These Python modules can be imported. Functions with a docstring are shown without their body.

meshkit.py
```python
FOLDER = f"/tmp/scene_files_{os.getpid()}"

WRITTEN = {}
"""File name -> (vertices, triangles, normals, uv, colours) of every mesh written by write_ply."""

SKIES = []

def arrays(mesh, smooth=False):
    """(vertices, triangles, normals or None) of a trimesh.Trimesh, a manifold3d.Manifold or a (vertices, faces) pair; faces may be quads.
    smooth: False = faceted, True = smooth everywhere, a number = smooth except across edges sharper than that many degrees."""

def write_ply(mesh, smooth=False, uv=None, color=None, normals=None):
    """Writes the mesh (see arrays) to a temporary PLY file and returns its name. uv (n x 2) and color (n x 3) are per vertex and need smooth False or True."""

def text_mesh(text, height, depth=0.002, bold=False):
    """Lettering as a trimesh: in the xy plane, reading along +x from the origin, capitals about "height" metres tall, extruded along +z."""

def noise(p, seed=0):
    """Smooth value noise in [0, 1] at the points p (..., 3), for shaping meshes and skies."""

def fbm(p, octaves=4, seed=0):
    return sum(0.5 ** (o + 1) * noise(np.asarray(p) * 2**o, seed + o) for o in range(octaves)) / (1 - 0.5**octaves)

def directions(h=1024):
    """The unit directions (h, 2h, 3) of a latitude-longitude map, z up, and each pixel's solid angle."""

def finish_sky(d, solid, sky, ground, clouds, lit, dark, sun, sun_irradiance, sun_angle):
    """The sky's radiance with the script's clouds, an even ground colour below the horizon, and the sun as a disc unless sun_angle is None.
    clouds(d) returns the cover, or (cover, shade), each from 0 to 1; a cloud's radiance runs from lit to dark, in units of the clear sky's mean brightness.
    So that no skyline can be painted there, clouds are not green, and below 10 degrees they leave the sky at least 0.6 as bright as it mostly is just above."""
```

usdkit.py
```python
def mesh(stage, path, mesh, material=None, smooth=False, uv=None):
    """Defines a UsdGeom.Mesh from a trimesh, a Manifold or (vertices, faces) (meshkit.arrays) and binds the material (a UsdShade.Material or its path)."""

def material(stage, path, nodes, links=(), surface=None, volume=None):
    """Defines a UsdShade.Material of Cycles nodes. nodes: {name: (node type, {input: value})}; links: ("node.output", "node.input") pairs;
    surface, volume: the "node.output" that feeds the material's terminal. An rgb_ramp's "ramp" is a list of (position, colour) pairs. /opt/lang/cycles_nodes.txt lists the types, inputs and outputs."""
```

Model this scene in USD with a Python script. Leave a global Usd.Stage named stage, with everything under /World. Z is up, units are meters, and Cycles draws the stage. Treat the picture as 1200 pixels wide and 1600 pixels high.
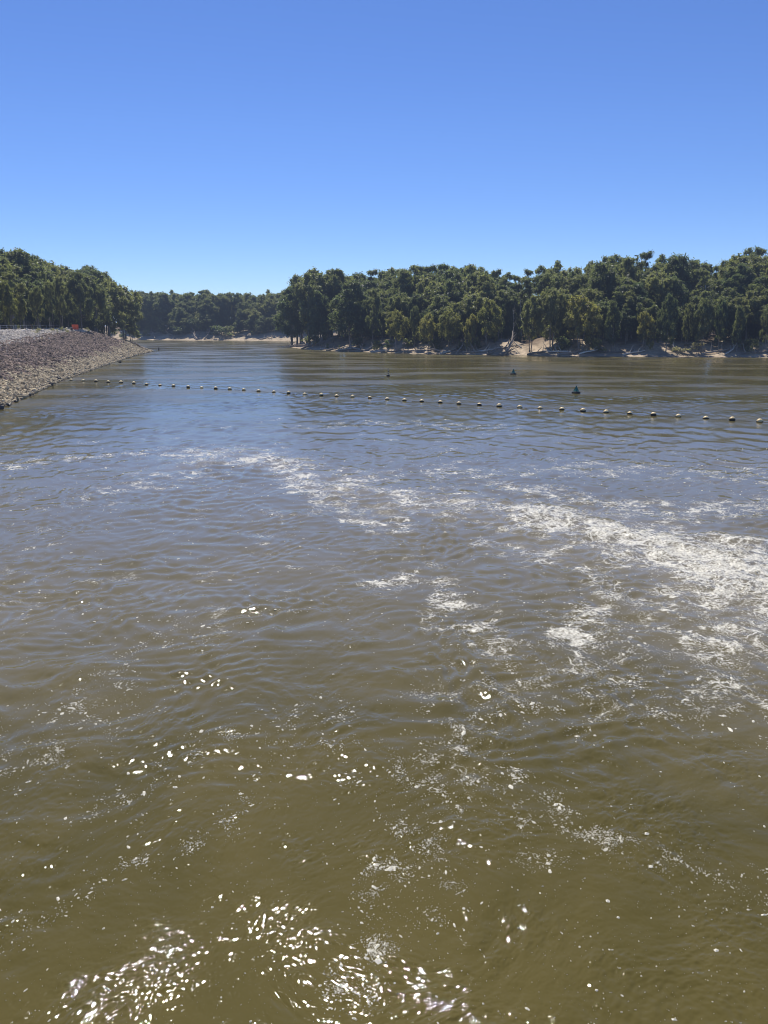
import math
import numpy as np
import trimesh
import shapely
import usdkit
from scipy.spatial import cKDTree
from pxr import Usd, UsdGeom, UsdLux, UsdShade, Gf, Sdf, Vt

stage = Usd.Stage.CreateInMemory()
UsdGeom.SetStageUpAxis(stage, UsdGeom.Tokens.z)
UsdGeom.SetStageMetersPerUnit(stage, 1.0)
UsdGeom.Xform.Define(stage, "/World")
stage.SetDefaultPrim(stage.GetPrimAtPath("/World"))
UsdGeom.Scope.Define(stage, "/World/Looks")

# ------------------------------------------------------------------ camera, sky, sun
EYE = 8.0
FPX, CX, CY, HORIZON = 1200.0, 600.0, 800.0, 508.0        # of the 1200 x 1600 photograph
PITCH = math.atan((CY - HORIZON) / FPX)
SUN_EL, SUN_AZ = math.radians(56.0), math.radians(-12.0)   # azimuth from +y towards +x
SUN_INTENSITY, SKY_STRENGTH, EXPOSURE = 1.1, 0.098, 0.45

cam = UsdGeom.Camera.Define(stage, "/World/camera")
cam.CreateFocalLengthAttr(26.0)
cam.CreateHorizontalApertureAttr(26.0)
cam.CreateVerticalApertureAttr(26.0 * 4 / 3)
cam.CreateClippingRangeAttr(Gf.Vec2f(0.1, 20000))
cam.CreateExposureAttr(EXPOSURE)
cam.AddTranslateOp().Set(Gf.Vec3d(0, 0, EYE))
cam.AddRotateXOp().Set(90.0 - math.degrees(PITCH))

dome = UsdLux.DomeLight.Define(stage, "/World/sky")
dome.GetPrim().SetCustomDataByKey("kind", "structure")
sky_mat = usdkit.material(stage, "/World/Looks/sky_air", {
    "sky": ("sky_texture", {"sky_type": "single_scattering", "sun_disc": False, "sun_elevation": SUN_EL, "sun_rotation": SUN_AZ,
                            "altitude": 100.0, "air_density": 0.75, "aerosol_density": 0.0, "ozone_density": 3.0}),
    "deep": ("hsv", {"hue": 0.513, "saturation": 1.18}),
    "dir": ("texture_coordinate", {}), "xyz": ("separate_xyz", {}),
    "band": ("rgb_ramp", {"ramp": [(0.0, (0.60, 0.69, 0.86)), (0.08, (0.69, 0.77, 0.90)), (0.22, (0.87, 0.91, 0.97)), (0.45, (1.0, 1.0, 1.0)), (1.0, (1.0, 1.0, 1.0))]}),
    "low": ("mix_color", {"blend_type": "multiply", "fac": 1.0}),
    "bg": ("background_shader", {"strength": SKY_STRENGTH})}, [("sky.color", "deep.color"), ("dir.generated", "xyz.vector"), ("xyz.z", "band.fac"), ("deep.color", "low.a"), ("band.color", "low.b"), ("low.result", "bg.color")], surface="bg.background")
UsdShade.MaterialBindingAPI.Apply(dome.GetPrim()).Bind(sky_mat)

sun = UsdLux.DistantLight.Define(stage, "/World/sun")
sun.CreateNormalizeAttr(True)
sun.CreateIntensityAttr(SUN_INTENSITY)
sun.CreateAngleAttr(0.53)
sun.CreateColorAttr(Gf.Vec3f(1.0, 0.95, 0.87))
sun.AddRotateZOp().Set(-math.degrees(SUN_AZ))
sun.AddRotateXOp().Set(-(90.0 - math.degrees(SUN_EL)))

# ------------------------------------------------------------------ helpers
L = "/World/Looks/"
used = {}


def numbered(parent, name):
    k = used.get((parent, name), 0)
    used[parent, name] = k + 1
    return f"{parent}/{name}" if k == 0 else f"{parent}/{name}_{k:03d}"


def tag(prim, label=None, cat=None, group=None, kind=None):
    prim = prim.GetPrim() if hasattr(prim, "GetPrim") else prim
    for k, v in (("label", label), ("category", cat), ("group", group), ("kind", kind)):
        if v:
            prim.SetCustomDataByKey(k, v)
    return prim


def pathof(p):
    return str(p.GetPath()) if hasattr(p, "GetPath") else p


def obj(name, mesh, mat, parent="/World", smooth=False):
    parent = pathof(parent)
    return usdkit.mesh(stage, numbered(parent, name), mesh, L + mat, smooth=smooth)


def place(x, loc, rz=0.0, s=1.0, tilt=0.0):
    x.AddTranslateOp().Set(Gf.Vec3d(*map(float, loc)))
    if rz:
        x.AddRotateZOp().Set(float(rz))
    if tilt:
        x.AddRotateXOp().Set(float(tilt))
    if np.ndim(s) or s != 1.0:
        s = (s, s, s) if np.ndim(s) == 0 else s
        x.AddScaleOp().Set(Gf.Vec3f(*map(float, s)))
    return x


def thing(name, label, cat, loc=(0, 0, 0), rz=0.0, s=1.0, group=None, ref=None, tilt=0.0):
    x = UsdGeom.Xform.Define(stage, numbered("/World", name))
    place(x, loc, rz, s, tilt)
    tag(x, label, cat, group)
    if ref:
        x.GetPrim().GetReferences().AddInternalReference(ref)
        x.GetPrim().SetInstanceable(True)
    return x


def ground_at(px, py, z=0.0):
    """The point at height z that the photograph shows at a pixel."""
    dx, dy = (np.asarray(px, float) - CX) / FPX, (CY - np.asarray(py, float)) / FPX
    fy, fz = math.cos(PITCH) + dy * math.sin(PITCH), -math.sin(PITCH) + dy * math.cos(PITCH)
    t = (z - EYE) / fz
    return np.stack([dx * t, fy * t], -1)


def height_of(py, dist):
    """The height that shows at a pixel row, at a distance along +y."""
    a = math.atan((CY - py) / FPX) - PITCH
    return EYE + dist * math.tan(a)


def bearing_x(px, py, y):
    """x at depth y for a pixel column."""
    dy = (CY - py) / FPX
    return (px - CX) / FPX * y / (math.cos(PITCH) + dy * math.sin(PITCH))


_tab = np.random.RandomState(7).rand(512)
_prm = np.random.RandomState(8).permutation(512)


def vnoise(x, y, seed=0):
    """Gradient noise in about [-1, 1]."""
    xi, yi = np.floor(x).astype(np.int64), np.floor(y).astype(np.int64)
    u, v = x - xi, y - yi

    def grad(a, b, du, dv):
        ang = _tab[_prm[(_prm[(a + seed * 37) & 511] + b) & 511]] * 2 * np.pi
        return np.cos(ang) * du + np.sin(ang) * dv
    su, sv = u * u * u * (u * (u * 6 - 15) + 10), v * v * v * (v * (v * 6 - 15) + 10)
    a = grad(xi, yi, u, v) * (1 - su) + grad(xi + 1, yi, u - 1, v) * su
    b = grad(xi, yi + 1, u, v - 1) * (1 - su) + grad(xi + 1, yi + 1, u - 1, v - 1) * su
    return 1.5 * (a * (1 - sv) + b * sv)


def fbm2(x, y, octaves=4, seed=0, gain=0.5):
    return sum(gain ** o * vnoise(x * 2 ** o + 13.7 * o, y * 2 ** o + 7.1 * o, seed + o) for o in range(octaves))


def sstep(a, b, x):
    t = np.clip((x - a) / (b - a), 0, 1)
    return t * t * (3 - 2 * t)


def tube(points, radii, sides=6, cap=True):
    p = np.asarray(points, float)
    t = np.gradient(p, axis=0)
    t /= np.linalg.norm(t, axis=1, keepdims=True) + 1e-12
    ref = np.array([0, 0, 1.0]) if abs(t[:, 2]).mean() < 0.8 else np.array([1.0, 0, 0])
    a = np.cross(t, ref)
    a /= np.linalg.norm(a, axis=1, keepdims=True) + 1e-12
    b = np.cross(t, a)
    ang = np.arange(sides) * 2 * np.pi / sides
    r = np.broadcast_to(radii, (len(p),))
    v = p[:, None] + r[:, None, None] * (np.cos(ang)[None, :, None] * a[:, None] + np.sin(ang)[None, :, None] * b[:, None])
    i, j = np.meshgrid(np.arange(len(p) - 1), np.arange(sides), indexing="ij")
    q = np.stack([i * sides + j, i * sides + (j + 1) % sides, (i + 1) * sides + (j + 1) % sides, (i + 1) * sides + j], -1).reshape(-1, 4)
    f = np.vstack([q[:, [0, 1, 2]], q[:, [0, 2, 3]]])[:, ::-1]
    v = v.reshape(-1, 3)
    if cap:
        n = len(v)
        v = np.vstack([v, p[:1], p[-1:]])
        k = np.arange(sides)
        last = (len(p) - 1) * sides
        f = np.vstack([f, np.stack([np.full(sides, n), k, (k + 1) % sides], -1)[:, ::-1][:, ::-1], np.stack([np.full(sides, n + 1), last + (k + 1) % sides, last + k], -1)])
    return v, f


def merge(parts):
    vs, fs, n = [], [], 0
    for v, f in parts:
        vs.append(np.asarray(v, float))
        fs.append(np.asarray(f, int) + n)
        n += len(v)
    return np.vstack(vs), np.vstack(fs)


def lathe(profile, sides=16):
    r, z = np.asarray(profile, float).T
    ang = np.arange(sides) * 2 * np.pi / sides
    v = np.stack([r[:, None] * np.cos(ang), r[:, None] * np.sin(ang), np.broadcast_to(z[:, None], (len(r), sides))], -1).reshape(-1, 3)
    i, j = np.meshgrid(np.arange(len(r) - 1), np.arange(sides), indexing="ij")
    q = np.stack([i * sides + j, i * sides + (j + 1) % sides, (i + 1) * sides + (j + 1) % sides, (i + 1) * sides + j], -1).reshape(-1, 4)
    return v, np.vstack([q[:, [0, 1, 2]], q[:, [0, 2, 3]]])


def box(sx, sy, sz, at=(0, 0, 0)):
    m = trimesh.creation.box([sx, sy, sz])
    m.apply_translation(at)
    return np.array(m.vertices), np.array(m.faces)


# ------------------------------------------------------------------ materials
def plain(name, color, rough=0.7, var=0.25, scale=6.0, bump=0.0, spec=0.3, per_object=0.0, island=False):
    """A worn surface: its colour varies with noise, per object or per loose piece, with some relief."""
    c = np.array(color)
    nodes = {"pos": ("geometry", {}), "n": ("noise_texture", {"scale": scale, "detail": 5.0, "roughness": 0.6}),
             "ramp": ("rgb_ramp", {"ramp": [(0.25, tuple(c * (1 - var))), (0.75, tuple(np.minimum(c * (1 + var), 0.95)))]}),
             "hsv": ("hsv", {"fac": 1.0}), "rv": ("map_range", {"from_min": 0.0, "from_max": 1.0, "to_min": 1 - per_object, "to_max": 1 + per_object}),
             "p": ("principled_bsdf", {"roughness": rough, "specular_ior_level": spec})}
    links = [("n.fac", "ramp.fac"), ("ramp.color", "hsv.color"), ("rv.result", "hsv.value"), ("hsv.color", "p.base_color"), ("pos.position", "n.vector")]
    if island:
        links.append(("pos.random_per_island", "rv.value"))
    else:
        nodes["oi"] = ("object_info", {})
        links.append(("oi.random", "rv.value"))
    if bump:
        nodes["b"] = ("bump", {"strength": 0.6, "distance": bump})
        links += [("n.fac", "b.height"), ("b.normal", "p.normal")]
    return usdkit.material(stage, L + name, nodes, links, surface="p.BSDF")


def leaves(name, color, olive):
    """Foliage: the tint differs from tree to tree and from clump to clump, and some light passes through."""
    c, o = np.array(color), np.array(olive)
    nodes = {"oi": ("object_info", {}), "pos": ("geometry", {}),
             "n": ("noise_texture", {"scale": 0.16, "detail": 2.0}),
             "n2": ("noise_texture", {"scale": 2.5, "detail": 2.0}),
             "add": ("math", {"math_type": "multiply_add", "value2": 0.8}),
             "half": ("math", {"math_type": "multiply", "value2": 0.75}),
             "ramp": ("rgb_ramp", {"ramp": [(0.25, tuple(c)), (0.6, tuple((c + o) / 2)), (0.9, tuple(o))]}),
             "hsv": ("hsv", {}), "val": ("map_range", {"from_min": 0.3, "from_max": 0.7, "to_min": 0.7, "to_max": 1.35}),
             "p": ("principled_bsdf", {"roughness": 0.5, "specular_ior_level": 0.35}),
             "tint": ("mix_color", {"blend_type": "multiply", "fac": 1.0, "b": (1.9, 2.0, 1.15)}),
             "t": ("translucent_bsdf", {}), "mix": ("mix_closure", {"fac": 0.48})}
    links = [("pos.position", "n.vector"), ("pos.position", "n2.vector"), ("oi.random", "half.value1"), ("n.fac", "add.value1"), ("half.value", "add.value3"), ("add.value", "ramp.fac"),
             ("ramp.color", "hsv.color"), ("n2.fac", "val.value"), ("val.result", "hsv.value"), ("hsv.color", "p.base_color"), ("hsv.color", "tint.a"), ("tint.result", "t.color"),
             ("p.BSDF", "mix.closure1"), ("t.BSDF", "mix.closure2")]
    return usdkit.material(stage, L + name, nodes, links, surface="mix.closure")


leaves("grey_green_leaves", (0.088, 0.108, 0.060), (0.165, 0.168, 0.082))
leaves("olive_leaves", (0.120, 0.130, 0.052), (0.205, 0.190, 0.075))
leaves("dark_leaves", (0.068, 0.090, 0.054), (0.125, 0.135, 0.068))
leaves("bright_leaves", (0.105, 0.135, 0.045), (0.180, 0.190, 0.065))
leaves("dusty_leaves", (0.16, 0.17, 0.11), (0.24, 0.22, 0.15))
plain("gum_bark", (0.17, 0.14, 0.11), 0.9, 0.45, 1.5, 0.05, per_object=0.3)
plain("pale_bark", (0.40, 0.36, 0.30), 0.85, 0.3, 1.2, 0.03, per_object=0.2)
plain("dead_wood", (0.22, 0.18, 0.14), 0.9, 0.4, 3.0, 0.03, per_object=0.45)
plain("bleached_wood", (0.42, 0.37, 0.30), 0.9, 0.3, 3.0, 0.03, per_object=0.3)
plain("purple_rock", (0.215, 0.158, 0.118), 0.9, 0.40, 3.0, 0.03, per_object=0.75)
plain("tan_rock", (0.38, 0.31, 0.20), 0.9, 0.3, 3.0, 0.03, per_object=0.55)
plain("pale_rock", (0.52, 0.46, 0.375), 0.9, 0.25, 3.0, 0.02, per_object=0.4)
plain("wet_rock", (0.035, 0.030, 0.026), 0.55, 0.4, 3.0, 0.02, spec=0.5, per_object=0.5)
plain("cream_plastic", (0.68, 0.52, 0.26), 0.45, 0.10, 5.0, per_object=0.12)
plain("painted_shade", (0.035, 0.026, 0.016), 0.8, 0.4, 9.0)  # near-black brown: shade on the floats' undersides put into the colour
plain("rope_fibre", (0.20, 0.17, 0.12), 0.9, 0.3, 20.0)
plain("green_paint", (0.013, 0.11, 0.085), 0.4, 0.2, 4.0)
plain("black_rubber", (0.012, 0.012, 0.013), 0.6, 0.3, 4.0)
plain("white_paint", (0.72, 0.72, 0.70), 0.5, 0.08, 5.0)
plain("yellow_paint", (0.55, 0.40, 0.04), 0.5, 0.1, 5.0)
plain("orange_panel_paint", (0.72, 0.11, 0.035), 0.55, 0.12, 4.0)
plain("grey_metal", (0.38, 0.39, 0.40), 0.5, 0.15, 8.0)
plain("rusty_post", (0.10, 0.065, 0.045), 0.8, 0.3, 8.0)
plain("foam_and_sparkle", (0.72, 0.68, 0.55), 0.6, 0.08, 30.0, island=True, per_object=0.15)

usdkit.material(stage, L + "river_water", {
    "pos": ("geometry", {}), "chop": ("attribute", {"attribute": "chop"}), "rsum": ("math", {"math_type": "add"}), "foam": ("attribute", {"attribute": "foam"}),
    "silt": ("noise_texture", {"scale": 0.16, "detail": 4.0, "roughness": 0.6, "distortion": 0.6}),
    "silt_ramp": ("rgb_ramp", {"ramp": [(0.3, (0.066, 0.055, 0.0130)), (0.7, (0.104, 0.083, 0.0235))]}),
    "warp": ("noise_texture", {"scale": 1.6, "detail": 4.0, "roughness": 0.6}),
    "bend": ("vector_math", {"math_type": "multiply_add", "vector2": (0.9, 0.9, 0.0)}),
    "grain": ("noise_texture", {"scale": 13.0, "detail": 5.0, "roughness": 0.75}),
    "width0": ("math", {"math_type": "multiply_add", "value2": 0.125, "value3": -0.004}), "width": ("math", {"math_type": "maximum", "value2": 0.00003}),
    "l0": ("noise_texture", {"scale": 0.55, "detail": 3.0, "roughness": 0.5, "distortion": 1.2}),
    "s0": ("math", {"math_type": "subtract", "value2": 0.5}), "a0": ("math", {"math_type": "absolute"}), "d0": ("math", {"math_type": "divide"}), "i0": ("math", {"math_type": "multiply_add", "use_clamp": True, "value2": -1.3, "value3": 1.3}),
    "l1": ("noise_texture", {"scale": 1.5, "detail": 3.0, "roughness": 0.5, "distortion": 1.0}),
    "s1": ("math", {"math_type": "subtract", "value2": 0.5}), "a1": ("math", {"math_type": "absolute"}), "d1": ("math", {"math_type": "divide"}), "i1": ("math", {"math_type": "multiply_add", "use_clamp": True, "value2": -1.15, "value3": 1.15}),
    "l2": ("noise_texture", {"scale": 4.2, "detail": 3.0, "roughness": 0.5, "distortion": 0.8}),
    "s2": ("math", {"math_type": "subtract", "value2": 0.5}), "a2": ("math", {"math_type": "absolute"}), "d2": ("math", {"math_type": "divide"}), "i2": ("math", {"math_type": "multiply_add", "use_clamp": True, "value2": -1.0, "value3": 1.0}),
    "m1": ("math", {"math_type": "maximum"}), "m2": ("math", {"math_type": "maximum"}),
    "gr": ("map_range", {"from_min": 0.36, "from_max": 0.60, "to_min": 0.05, "to_max": 1.15, "clamp": True}),
    "mm": ("math", {"math_type": "multiply", "use_clamp": True}),
    "fac": ("map_range", {"from_min": 0.0, "from_max": 1.0, "to_min": 0.0, "to_max": 0.92, "clamp": True}),
    "aer": ("attribute", {"attribute": "air"}), "aired": ("mix_color", {"blend_type": "mix", "b": (0.175, 0.155, 0.105)}),
    "mix": ("mix_color", {"blend_type": "mix", "b": (0.72, 0.69, 0.58)}),
    "rough": ("map_range", {"from_min": 0.0, "from_max": 1.0, "to_min": 0.0, "to_max": 0.5}),
    "r1": ("noise_texture", {"scale": 11.0, "detail": 1.5, "roughness": 0.55, "distortion": 0.3}),
    "r2": ("noise_texture", {"scale": 1.5, "detail": 3.0, "roughness": 0.5, "distortion": 0.4}),
    "rs": ("math", {"math_type": "multiply_add", "value2": 3.0}),
    "b": ("bump", {"strength": 0.5, "distance": 0.007}),
    "p": ("principled_bsdf", {"ior": 1.333, "specular_ior_level": 0.5})},
    [("pos.position", "silt.vector"), ("silt.fac", "silt_ramp.fac"), ("pos.position", "warp.vector"), ("warp.color", "bend.vector1"), ("pos.position", "bend.vector3"), ("pos.position", "grain.vector"), ("foam.fac", "width0.value1"), ("width0.value", "width.value1"),
     ("bend.vector", "l0.vector"), ("l0.fac", "s0.value1"), ("s0.value", "a0.value1"), ("a0.value", "d0.value1"), ("width.value", "d0.value2"), ("d0.value", "i0.value1"),
     ("bend.vector", "l1.vector"), ("l1.fac", "s1.value1"), ("s1.value", "a1.value1"), ("a1.value", "d1.value1"), ("width.value", "d1.value2"), ("d1.value", "i1.value1"),
     ("bend.vector", "l2.vector"), ("l2.fac", "s2.value1"), ("s2.value", "a2.value1"), ("a2.value", "d2.value1"), ("width.value", "d2.value2"), ("d2.value", "i2.value1"),
     ("i0.value", "m1.value1"), ("i1.value", "m1.value2"), ("m1.value", "m2.value1"), ("i2.value", "m2.value2"), ("grain.fac", "gr.value"), ("m2.value", "mm.value1"), ("gr.result", "mm.value2"), ("mm.value", "fac.value"),
     ("silt_ramp.color", "aired.a"), ("aer.fac", "aired.fac"), ("aired.result", "mix.a"), ("fac.result", "mix.fac"), ("mix.result", "p.base_color"), ("fac.result", "rough.value"), ("rough.result", "rsum.value1"), ("chop.fac", "rsum.value2"), ("rsum.value", "p.roughness"),
     ("pos.position", "r1.vector"), ("pos.position", "r2.vector"), ("r2.fac", "rs.value1"), ("r1.fac", "rs.value3"), ("rs.value", "b.height"), ("b.normal", "p.normal")], surface="p.BSDF")

# ground: vertex tint times grain
usdkit.material(stage, L + "earth", {
    "tint": ("attribute", {"attribute": "tint"}), "pos": ("geometry", {}),
    "n": ("noise_texture", {"scale": 1.2, "detail": 8.0, "roughness": 0.65}), "n2": ("noise_texture", {"scale": 0.12, "detail": 4.0}),
    "v": ("map_range", {"from_min": 0.25, "from_max": 0.75, "to_min": 0.6, "to_max": 1.35}), "v2": ("map_range", {"from_min": 0.3, "from_max": 0.7, "to_min": 0.8, "to_max": 1.2}),
    "mul": ("math", {"math_type": "multiply"}), "hsv": ("hsv", {}), "b": ("bump", {"strength": 0.8, "distance": 0.12}),
    "p": ("principled_bsdf", {"roughness": 0.95, "specular_ior_level": 0.15})},
    [("pos.position", "n.vector"), ("pos.position", "n2.vector"), ("n.fac", "v.value"), ("n2.fac", "v2.value"), ("v.result", "mul.value1"), ("v2.result", "mul.value2"), ("mul.value", "hsv.value"),
     ("tint.color", "hsv.color"), ("hsv.color", "p.base_color"), ("n.fac", "b.height"), ("b.normal", "p.normal")], surface="p.BSDF")

# ------------------------------------------------------------------ the land
FRONT = ground_at(*np.array([(0, 637), (45, 620), (90, 598), (140, 580), (180, 566), (215, 555), (240, 549.6)]).T)
LEFT = shapely.Polygon([(-30, -160), (-30, 20), (-34, 55), *FRONT, (-75.5, 251), (-86, 262), (-99, 300), (-120, 322), (-200, 338), (-900, 360), (-900, -160)])
RIGHT_SHORE = ground_at(*np.array([(455, 543), (480, 546), (520, 548), (560, 549.6), (600, 551), (640, 552.4), (680, 553), (740, 554.2), (800, 555), (850, 556.2), (900, 557), (980, 557.6), (1050, 558), (1120, 558), (1200, 559)]).T)
RIGHT_SHORE = np.array([shapely.LineString(RIGHT_SHORE).interpolate(t).coords[0] for t in np.arange(0, shapely.LineString(RIGHT_SHORE).length, 1.5)])
RIGHT_SHORE = RIGHT_SHORE + np.stack([0.3 * fbm2(RIGHT_SHORE[:, 0] / 9, RIGHT_SHORE[:, 1] / 9, 3, 17), 2.2 * fbm2(RIGHT_SHORE[:, 0] / 9, RIGHT_SHORE[:, 1] / 9, 3, 18)], -1)
FAR_SHORE = ground_at(*np.array([(212, 531), (300, 532), (345, 531.8), (400, 532.5), (445, 533)]).T)
RIGHT = shapely.Polygon([(-44, 402), (-40, 345), (-37, 310), *RIGHT_SHORE, (150, 186), (260, 150), (420, 60), (520, -160), (900, -160), (900, 402)])
FAR = shapely.Polygon([(-900, 470), (-240, 462), *FAR_SHORE, (-44, 402), (900, 402), (900, 1200), (-900, 1200)])
RIGHT = RIGHT.union(FAR.buffer(0.01)) if False else RIGHT


def inside_distance(poly, x, y):
    """Metres from the waterline, positive on land."""
    pts = shapely.points(x, y)
    d = shapely.distance(poly.exterior, pts)
    return np.where(shapely.contains_xy(poly, x, y), d, -d)


CREST, SLOPE = 6.7, 19.0


def land_height(x, y):
    x, y = np.asarray(x, float), np.asarray(y, float)
    dl, dr, df = inside_distance(LEFT, x, y), inside_distance(RIGHT, x, y), inside_distance(FAR, x, y)
    bump = fbm2(x / 7, y / 7, 4, 3)
    zl = np.where(dl < 0, dl * 0.36, np.where(dl < SLOPE, CREST * (dl / SLOPE) ** 0.95, CREST + np.minimum(dl - SLOPE, 30) * 0.008))
    zl = zl + np.where(dl > SLOPE, 0.12 * bump, 0.05 * bump)
    gully = sstep(-0.2, 0.5, fbm2(x / 16, y / 40, 3, 11))
    prof = np.interp(dr, [-20, 0, 2.5, 6, 11, 18, 40, 200], [-5, 0, 0.35, 1.5, 3.2, 4.2, 4.8, 5.5])
    low = np.interp(dr, [-20, 0, 3, 8, 16, 30, 60, 200], [-5, 0, 0.3, 0.8, 1.8, 3.0, 4.2, 5.2])
    zr = prof * (1 - gully) + low * gully + 0.22 * bump * np.clip(dr / 3, 0, 1)
    zf = np.interp(df, [-20, 0, 3, 7, 14, 22, 60, 400], [-5, 0, 0.5, 1.8, 4.2, 5.4, 6, 7]) + 0.35 * bump * np.clip(df / 3, 0, 1)
    return np.maximum(np.maximum(np.maximum(zl, zr), zf), -3.2), dl, dr, df


def spread(fine, step, far, grow=1.35):
    out = [fine]
    d = step
    while out[-1] < far:
        out.append(out[-1] + d)
        d *= grow
    return np.array(out[1:])


gx = np.concatenate([-spread(260, 4, 6000)[::-1], np.arange(-260, -120, 4.0), np.arange(-120, 130, 1.25), np.arange(130, 261, 4.0), spread(260, 4, 6000)])
gy = np.concatenate([-spread(60, 6, 6000)[::-1], np.arange(-60, 60, 4.0), np.arange(60, 320, 1.25), np.arange(320, 460, 1.6), np.arange(460, 560, 5.0), spread(560, 6, 6000)])
GX, GY = np.meshgrid(gx, gy)
GZ, DL, DR, DF = land_height(GX.ravel(), GY.ravel())
nx, ny = len(gx), len(gy)
ii, jj = np.meshgrid(np.arange(ny - 1), np.arange(nx - 1), indexing="ij")
quads = np.stack([ii * nx + jj, ii * nx + jj + 1, (ii + 1) * nx + jj + 1, (ii + 1) * nx + jj], -1).reshape(-1, 4)
ground = obj("ground", (np.stack([GX.ravel(), GY.ravel(), GZ], -1), quads), "earth", smooth=True)
tag(ground, kind="structure")
n1 = fbm2(GX.ravel() / 9, GY.ravel() / 9, 4, 21)
n2 = fbm2(GX.ravel() / 3, GY.ravel() / 3, 3, 31)
sand, litter, drygrass, mud, mauve = (np.array(c) for c in ((0.42, 0.335, 0.235), (0.17, 0.125, 0.085), (0.42, 0.34, 0.20), (0.16, 0.125, 0.07), (0.10, 0.08, 0.075)))


def blend(a, b, t):
    return a * (1 - t[:, None]) + b * t[:, None]


tint = np.tile(sand, (nx * ny, 1))
tint = blend(tint, litter, sstep(9, 20, np.maximum(DR, DF - 4) + 5 * n1))
tint = blend(tint, litter * 0.9, sstep(0.25, 0.55, n2) * 0.55)
tint = blend(tint, np.tile(mauve, (len(tint), 1)), (DL > -1) * 1.0)
tint = blend(tint, np.tile(np.array((0.36, 0.33, 0.28)), (len(tint), 1)), sstep(SLOPE - 3, SLOPE - 1, DL + n1 + 5.5 * np.clip((210 - GY.ravel()) / 110, 0, 1)))
tint = blend(tint, drygrass, sstep(SLOPE + 5, SLOPE + 9, DL + 2 * n1))
tint = blend(tint, litter, sstep(SLOPE + 22, SLOPE + 34, DL + 4 * n1))
tint = blend(tint, mud, sstep(0.15, -0.3, GZ))
UsdGeom.PrimvarsAPI(ground).CreatePrimvar("tint", Sdf.ValueTypeNames.Color3fArray, "vertex").Set(Vt.Vec3fArray.FromNumpy(tint.astype(np.float32)))


def land_z(x, y):
    return land_height(np.atleast_1d(x), np.atleast_1d(y))[0]


# ------------------------------------------------------------------ the river
az = np.radians(np.concatenate([np.linspace(-88, -31, 70)[:-1], np.linspace(-31, 31, 860), np.linspace(31, 88, 70)[1:]]))
rows = np.concatenate([np.linspace(1750, 640, 720)[:-1], np.linspace(640, 560, 110)[:-1], np.linspace(560, 525, 110)[:-1], np.linspace(525, 510.5, 40)])
rr = ground_at(np.full(len(rows), CX), rows)[:, 1]
rr = np.concatenate([[0.5, 2.0, 3.5, 4.8], rr[rr > 5.0]])
A, R = np.meshgrid(az, rr)
WX, WY = (R * np.sin(A)).ravel(), (R * np.cos(A)).ravel()
step_r = np.gradient(rr)[:, None] * np.ones_like(A)
step_a = (R * np.gradient(az)[None, :])
cell = np.maximum(step_a, step_r * 0.55).ravel()


def path_field(px, width, x, y):
    """Closeness (0..1) to a polyline given by photograph pixels on the water; width in metres at each point."""
    p = ground_at(*np.array(px, float).T)
    best = np.zeros(len(x))
    w = np.broadcast_to(width, (len(p),))
    for k in range(len(p) - 1):
        a, d = p[k], p[k + 1] - p[k]
        t = np.clip(((x - a[0]) * d[0] + (y - a[1]) * d[1]) / (d @ d), 0, 1)
        dist = np.hypot(x - a[0] - t * d[0], y - a[1] - t * d[1])
        best = np.maximum(best, np.exp(-(dist / (w[k] * (1 - t) + w[k + 1] * t)) ** 2))
    return best


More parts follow.
